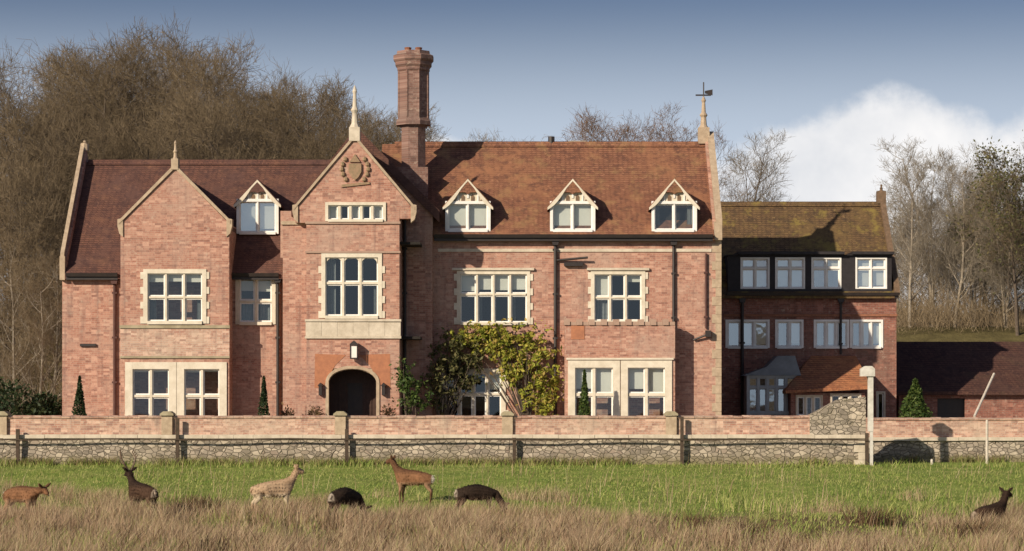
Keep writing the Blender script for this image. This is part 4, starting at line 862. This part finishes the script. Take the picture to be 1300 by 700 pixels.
for px, ty, Y in ((12, 300, 9.5), (40, 330, 8.0), (58, 290, 11)):
    tree(px, ty, Y, 'slim1', 'twig_brown', 'pale_bark', 'thin pale stemmed young tree at the left edge beside the manor', group='young trees at the left edge', name='young_tree')
for px, ty, Y, key, tw, lab in ((650, 168, 150, 'oak1', 'twig_grey', 'faint distant bare tree just showing over the middle of the roof ridge'),
        (762, 152, 60, 'oak2', 'twig_russet', 'russet bare tree showing over the roof ridge left of two others'), (795, 136, 64, 'oak1', 'twig_russet', 'taller russet bare tree in the middle over the roof ridge'),
        (858, 128, 56, 'slim1', 'twig_russet', 'slim bare tree over the roof ridge left of the weather vane'), (890, 160, 60, 'oak3', 'twig_russet', 'low bare tree behind the stone pinnacle with the weather vane'), (942, 170, 48, 'slim2', 'twig_grey', 'pale thin bare tree between the manor and the annexe roof')):
    tree(px, ty, Y, key, tw, 'bark', lab)
for i, (px, ty, Y, key) in enumerate(((1155, 192, 36, 'slim1'), (1185, 172, 40, 'slim2'), (1212, 184, 37, 'slim1'), (1238, 200, 42, 'slim2'), (1142, 235, 46, 'slim1'), (1275, 215, 36, 'slim2'), (1200, 215, 50, 'oak3'), (1262, 205, 52, 'oak2'))):
    tree(px, ty, Y, key, 'twig_grey', 'pale_bark', 'tall pale grey bare tree on the grassy bank right of the annexe', group='pale trees on the bank')
for i, (px, ty, Y) in enumerate(((1150, 262, 62), (1180, 250, 70), (1215, 258, 64), (1240, 248, 74), (1270, 250, 62), (1300, 245, 70), (1165, 285, 56), (1225, 290, 54), (1195, 300, 52), (1255, 300, 52), (1290, 295, 54), (1130, 290, 66))):
    tree(px, ty, Y, K[i % 3], 'twig_brown', 'bark', 'bare brown tree in the thicket behind the tall pale trees on the bank', group='thicket trees on the bank')
tree(1292, 176, 33, 'oak2', 'twig_brown', 'bark', 'dark olive ivy clad tree at the right edge behind the pale trees', name='ivy_clad_tree', leaves=IVY)
tree(1248, 205, 44, 'oak2', 'twig_brown', 'bark', 'olive leafy tree half hidden behind the tall pale trees on the bank', name='ivy_clad_tree', leaves=IVY)

# undergrowth below the trees
def brush(name, X0, X1, Y0, Y1, h, n, mats, seed, twigs=True):
    r = np.random.default_rng(seed); x = r.uniform(X0, X1, n); y = r.uniform(Y0, Y1, n); z = gz(x, y); hh = h * r.uniform(.3, 1, n) * (.7 + .5 * np.sin(x * .7 + y * .3))
    p0 = np.stack([x, y, np.maximum(z, 0 if Y0 < 16 else -9) + hh * r.uniform(0, .5, n)], 1); d = np.stack([r.normal(0, .35, n), r.normal(0, .35, n), r.uniform(.3, 1, n)], 1) * hh[:, None] * .6
    w = r.normal(size=(n, 3)); w = np.cross(d, w); w /= np.linalg.norm(w, axis=1)[:, None] + 1e-9; w *= .010
    v = np.stack([p0 - w, p0 + w, p0 + d], 1).reshape(-1, 3); m = mesh_np(name, v, np.arange(3 * n), 3); m.materials.append(MT[mats]); o = link(bpy.data.objects.new(name, m)); o['kind'] = 'stuff'; return o
brush('undergrowth', -42, -2, 15, 50, 4.5, 60000, 'twig_brown', 31)
brush('bank_scrub', 10, 40, 33, 60, 3.0, 60000, 'twig_brown', 32)
def hedge(label, blobs, n, seed, mat):
    r = np.random.default_rng(seed); P = []
    for x, y, z, rx, ry, rz in blobs:
        u = r.normal(size=(n, 3)); u /= np.linalg.norm(u, axis=1)[:, None]; u *= (r.uniform(.1, 1, n) ** .4)[:, None]; P.append(u * (rx, ry, rz) + (x, y, z))
    P = np.concatenate(P); P = P[P[:, 2] > 0]; T = thing('hedge', label, 'hedge', (blobs[0][0], blobs[0][1], 0)); m = leaf_cloud(P, .09, seed); m.materials.append(MT[mat]); link(bpy.data.objects.new('foliage', m), T)
    b = BM()
    for x, y, z, rx, ry, rz in blobs:
        for k in range(4): tube(b, (x + random.uniform(-.3, .3), y, 0), (x + random.uniform(-rx, rx) * .6, y, z + rz * .4), .03, .01, 5)
    obj('stem', b, 'bark', T)
hedge('dark evergreen hedge behind the garden wall at the far left', [(-19.6, 1, .8, 1.6, 1.2, 1.5), (-21.5, 3, 1.0, 1.8, 1.4, 2.0), (-18.4, 2.5, .6, .9, 1.0, 1.2), (-23, 2, .8, 1.5, 1.2, 1.5)], 2600, 41, 'leaf_dark')

# ------------------------------------------------------------------ grass
def vnoise(x, y, s, seed):
    return np.array([mnoise.noise(Vector((a * s + seed, b_ * s, seed * 1.7))) for a, b_ in zip(x, y)])
def blades(name, x, y, h, w, mat, seed, bend=.35):
    r = np.random.default_rng(seed); n = len(x); z = gz(x, y) - .02; p = np.stack([x, y, z], 1)
    an = r.uniform(0, 2 * math.pi, n); wv = np.stack([np.cos(an), np.sin(an), np.zeros(n)], 1) * (w * r.uniform(.6, 1.3, n))[:, None]
    bd = np.stack([r.normal(0, bend, n) + .10, r.normal(0, bend, n), np.ones(n)], 1); mid = p + bd * (h * .5)[:, None] * (.8, .8, 1); tip = p + bd * h[:, None] * (1.25, 1.25, .95)
    v = np.stack([p - wv, p + wv, mid + wv * .7, mid - wv * .7, tip], 1).reshape(-1, 3); base = np.arange(n)[:, None] * 5
    q = np.concatenate([(base + np.array([[0, 1, 2]])), base + np.array([[0, 2, 3]]), base + np.array([[3, 2, 4]])], 1).reshape(-1, 3)
    m = mesh_np(name, v, q, 3); m.materials.append(MT[mat]); o = link(bpy.data.objects.new(name, m)); o['kind'] = 'stuff'; return o
def roughness(x, y):
    edge = -24.0 - 10.0 * np.exp(-((x - 6.8) / 2.6) ** 2) + 3.0 * np.exp(-((x + 15) / 4) ** 2) + 1.8 * np.sin(x * .5 + 1)
    n = vnoise(x, y, .28, 3.1) + .5 * vnoise(x, y, .8, 9.2)
    return np.clip((edge - y) / 9 + n * 1.9, 0, 1)
n = 90000; x = rng.uniform(-19, 19, n); y = rng.uniform(-40, -8.2, n); rg = roughness(x, y); k = rng.uniform(0, 1, n) > rg * .75
x, y = x[k], y[k]; near = np.clip(vnoise(x, y, .5, 4.4) + .5, .2, 1.2)
h = .05 + .08 * near * rng.uniform(.5, 1.5, len(x)); h = np.where(y > -9.6, h * rng.uniform(1, 3.2, len(x)), h)
blades('short_grass', x, y, h, .012, 'short_grass', 51)
n = 190000; x = rng.uniform(-18, 18, n); y = rng.uniform(-46, -19, n); rg = roughness(x, y); cl = np.clip(.5 + 1.2 * vnoise(x, y, .9, 6.0), .12, 1.2); k = rng.uniform(0, 1, n) < rg * (.25 + .75 * np.minimum(cl, 1)); x, y, cl, rg = x[k], y[k], cl[k], rg[k]
blades('rough_grass', x, y, (.18 + .5 * cl * rng.uniform(.4, 1.2, len(x)) + .55 * np.clip(vnoise(x, y, .7, 30.0) - .25, 0, 1)) * (.45 + .55 * rg), .007, 'rough_grass', 52, .3)
DEER = [(25, -30), (181, -28.5), (347, -29.0), (438, -31), (603, -28.0), (1256, -33)]
x = np.concatenate([rng.normal(PX(p, Y) , .75, 900) for p, Y in DEER]); y = np.concatenate([Y - .15 - np.abs(rng.normal(0, 1.3, 900)) for p, Y in DEER])
blades('rough_grass', x, y, rng.uniform(.32, .78, len(x)), .009, 'rough_grass', 56, .25)
n = 22000; x = rng.uniform(-18, 18, n); y = rng.uniform(-46, -20, n); k = vnoise(x, y, .4, 22.0) > .05; x, y = x[k], y[k]
blades('green_tufts', x, y, rng.uniform(.2, .5, len(x)), .013, 'short_grass', 57, .3)
n = 16000; x = rng.uniform(-18, 18, n); y = rng.uniform(-46, -21, n); k = (roughness(x, y) > .5) & (vnoise(x, y, .55, 12.0) > .08); x, y = x[k], y[k]
for p_, q_, k_ in ((245, 655, 420), (950, 682, 260), (1240, 690, 420), (1110, 668, 260), (880, 676, 220)):
    yq = np.interp(q_, [630, 650, 664, 700], [-20, -25, -30, -40]); x = np.append(x, rng.normal(PX(p_, yq), .38, k_)); y = np.append(y, rng.normal(yq, .4, k_))
blades('dead_weeds', x, y, rng.uniform(.25, .65, len(x)), .014, 'dark_weed', 53, .35)
n = 2600; x = rng.uniform(-18, 18, n); y = rng.uniform(-30, -9, n) - 4 * (rng.uniform(0, 1, n) < .6); k = vnoise(x, y, .35, 15.0) > .02; x, y = x[k], y[k]
blades('tall_stalks', x, y, rng.uniform(.35, .9, len(x)),   .007, 'rough_grass', 54, .16)
x = rng.uniform(-19, 18, 9000); y = np.where(x < WX, -8.15, -4.75) - np.abs(rng.normal(0, .18, 9000)); k = vnoise(x, y, .6, 2.0) > -.1; x, y = x[k], y[k]
m_ = rng.uniform(0, 1, len(x)) < .45
blades('wall_foot_weeds', x[m_], y[m_], rng.uniform(.1, .36, m_.sum()), .013, 'short_grass', 55, .3)
blades('dry_wall_foot_weeds', x[~m_], y[~m_], rng.uniform(.1, .42, (~m_).sum()), .013, 'olive_weed', 58, .3)

# ================================================================== DEER
def coat(name, base, dark, belly, rump=True, spots=False):
    m, nt, b = newmat(name, 0.85, 0.15); o = objco(nt); s = nd(nt, 'ShaderNodeSeparateXYZ', {0: o}); nz = noisef(nt, o, 9, 4)
    c = mixc(nt, smooth(nt, nz, .3, .7), tuple(x * 1.15 for x in base), tuple(x * .75 for x in base))
    c = mixc(nt, mth(nt, 'MULTIPLY', smooth(nt, s.outputs[2], .86, .96), .8), c, dark)
    c = mixc(nt, smooth(nt, mth(nt, 'ADD', s.outputs[2], mth(nt, 'MULTIPLY', nz, .08)), .70, .62), c, belly)
    c = mixc(nt, smooth(nt, s.outputs[2], .42, .3), c, dark)
    if rump: c = mixc(nt, mth(nt, 'MULTIPLY', smooth(nt, s.outputs[0], -.555, -.60), smooth(nt, s.outputs[2], .56, .66)), c, rump if isinstance(rump, tuple) else (.62, .56, .46))
    setc(nt, b, c); MT[name] = m
coat('coat_brown', (0.20, 0.10, 0.05), (0.10, 0.05, 0.027), (0.28, 0.17, 0.10)); coat('coat_dark', (0.034, 0.022, 0.015), (0.014, 0.010, 0.008), (0.06, 0.036, 0.025), (.34, .29, .23)); coat('coat_pale', (0.42, 0.30, 0.19), (0.38, 0.26, 0.16), (0.54, 0.45, 0.32), False)
coat('coat_stag', (0.06, 0.034, 0.021), (0.028, 0.017, 0.012), (0.10, 0.062, 0.04), (.3, .24, .18))
def deer(label, px, Y, rz, head, mat, antlers=False, scale=1.0, sink=0.0, group='deer in the field'):
    V = []; E = []; Rr = []
    def j(p, r, parent=None):
        V.append(p); rr = r if isinstance(r, tuple) else (r, r); g = 1.25 if rr[0] > .05 else 1.35; Rr.append((rr[0] * g, rr[1] * g)); i = len(V) - 1
        if parent is not None: E.append((parent, i))
        return i
    pel = j((-.42, 0, .79), (.155, .175)); a = j((-.15, 0, .77), (.165, .185), pel); c = j((.15, 0, .76), (.17, .20), a); sh = j((.36, 0, .80), (.14, .17), c)
    if head == 'up': P = [((.50, 0, .98), .095), ((.59, 0, 1.14), .07), ((.63, 0, 1.27), .072), ((.73, 0, 1.26), .06), ((.85, 0, 1.20), .038)]
    elif head == 'back': P = [((.50, .02, .98), .095), ((.56, .08, 1.14), .07), ((.58, .14, 1.26), .072), ((.56, .24, 1.25), .06), ((.53, .35, 1.19), .038)]
    elif head == 'low': P = [((.55, 0, .84), .095), ((.70, 0, .88), .07), ((.80, 0, .92), .07), ((.89, 0, .86), .058), ((.99, 0, .76), .038)]
    else: P = [((.55, 0, .70), .10), ((.68, 0, .53), .075), ((.76, 0, .38), .07), ((.80, 0, .27), .058), ((.83, 0, .14), .036)]
    pv = sh; ids = []
    for p, r in P: pv = j(p, r, pv); ids.append(pv)
    poll = Vector(P[2][0]); fw = (Vector(P[4][0]) - poll).normalized(); side = fw.cross(Vector((0, 0, 1))).normalized(); upv = side.cross(fw).normalized()
    for s in (-1, 1):
        q = poll + side * s * .07 + upv * .05; e1 = j(tuple(q), .022, ids[2]); j(tuple(q + side * s * .10 + upv * .06 - fw * .03), .03, e1)
        j(tuple(q + side * s * .16 + upv * .10 - fw * .04), .008, len(V) - 1)
        d = .02 * s + .03
        k = j((.34 + d, s * .08, .62), .075, sh); k = j((.32 + d, s * .085, .48), .045, k); k = j((.35 + d, s * .085, .32), .028, k); k = j((.34 + d, s * .085, .10), .018, k); j((.37 + d, s * .085, .01), .024, k)
        k = j((-.42 - d, s * .085, .64), (.11, .10), pel); k = j((-.36 - d, s * .095, .53), .065, k); k = j((-.52 - d, s * .09, .37), .030, k); k = j((-.49 - d, s * .09, .10), .018, k); j((-.46 - d, s * .09, .01), .024, k)
    k = j((-.58, 0, .80), .03, pel); j((-.63, 0, .68), .022, k)
    me = bpy.data.meshes.new('body'); me.from_pydata(V, E, []); o = bpy.data.objects.new('body', me); COL.objects.link(o)
    md = o.modifiers.new('skin', 'SKIN'); md.use_smooth_shade = True
    for i, r in enumerate(Rr): me.skin_vertices[0].data[i].radius = r
    me.skin_vertices[0].data[0].use_root = True
    o.modifiers.new('sub', 'SUBSURF').levels = 2; o.modifiers['sub'].render_levels = 2
    dg = bpy.context.evaluated_depsgraph_get(); m2 = bpy.data.meshes.new_from_object(o.evaluated_get(dg)); bpy.data.objects.remove(o)
    x = PX(px, Y); T = thing('deer', label, 'deer', (x, Y, float(gz(x, Y)) - sink), rz, group); T.scale = (scale,) * 3
    m2.materials.clear(); m2.materials.append(MT[mat]); b_ = bpy.data.objects.new('body', m2); COL.objects.link(b_); b_.parent = T
    me_ = m2; nv_ = len(me_.polygons); r_ = np.random.default_rng(int(px) + 5); cen = np.empty(nv_ * 3); nor = np.empty(nv_ * 3); ar_ = np.empty(nv_)
    me_.polygons.foreach_get('center', cen); me_.polygons.foreach_get('normal', nor); me_.polygons.foreach_get('area', ar_); cen = cen.reshape(-1, 3); nor = nor.reshape(-1, 3)
    pick = r_.choice(nv_, 5200, p=ar_ / ar_.sum()); c0 = cen[pick] + r_.normal(0, .012, (5200, 3)); dn = nor[pick] * .35 + np.array([-.55, 0, -.45]) + r_.normal(0, .3, (5200, 3)); ln = np.where(c0[:, 2] < .5, .012, r_.uniform(.02, .05, 5200))[:, None]
    wd = np.cross(dn, r_.normal(size=(5200, 3))); wd = wd / np.linalg.norm(wd, axis=1)[:, None] * .006
    fm = mesh_np('fur', np.stack([c0 - wd, c0 + wd, c0 + dn * ln], 1).reshape(-1, 3), np.arange(15600), 3); fm.materials.append(MT[mat]); fo = bpy.data.objects.new('fur', fm); COL.objects.link(fo); fo.parent = T
    eb = BM()
    for s in (-1, 1):
        q = poll + fw * .07 + side * s * .058 + upv * .025; lathe(eb, q.x, q.y, [(.004, q.z - .014), (.014, q.z), (.004, q.z + .014)], 6)
    q = Vector(P[4][0]) + fw * .03; lathe(eb, q.x, q.y, [(.008, q.z - .02), (.022, q.z), (.008, q.z + .018)], 7)
    e = obj('eyes_and_nose', eb, 'black_iron'); e.parent = T
    if antlers:
        for s in (-1, 1):
            ab = BM(); q0 = poll + upv * .06 + side * s * .04
            pts = [q0, q0 + upv * .17 + side * s * .12 - fw * .05, q0 + upv * .35 + side * s * .20 - fw * .06, q0 + upv * .52 + side * s * .16 + fw * .0]
            for i in range(3): tube(ab, pts[i], pts[i + 1], .03 - .004 * i, .026 - .004 * i if i < 2 else .01, 6)
            tube(ab, pts[0] + upv * .03, pts[0] + upv * .12 + fw * .16 + side * s * .04, .015, .004, 6); tube(ab, pts[1], pts[1] + upv * .12 + fw * .14 + side * s * .05, .014, .004, 6)
            # palmate blade
            for t in (0.0, .33, .66, 1.0):
                p = pts[2].lerp(pts[3], t); tube(ab, p, p - fw * .10 + upv * (.06 + .05 * t) + side * s * .03, .02, .005, 6)
            ao = obj('antler', ab, 'antler'); ao.parent = T
deer('reddish brown deer with lowered head at the far left edge', 27, -30, R(-34), 'low', 'coat_brown', sink=.02)
deer('dark brown stag with tall antlers in the rough grass', 181, -28.5, R(180 - 48), 'up', 'coat_stag', True)
deer('pale fawn coloured deer with raised head among the dead grass', 347, -29.0, R(15), 'up', 'coat_pale')
deer('almost black deer grazing with its pale rump to the left, nearest the entrance bay', 438, -31, R(55), 'graze', 'coat_dark')
deer('reddish brown deer standing on the green grass looking left', 525, -23.0, R(180 - 14), 'up', 'coat_brown')
deer('almost black deer grazing below the climbing shrub, right of all but one', 605, -28.0, R(16), 'graze', 'coat_dark')
deer('dark deer half hidden by tall grass at the far right with raised head', 1256, -33, R(38), 'up', 'coat_stag', sink=.25)
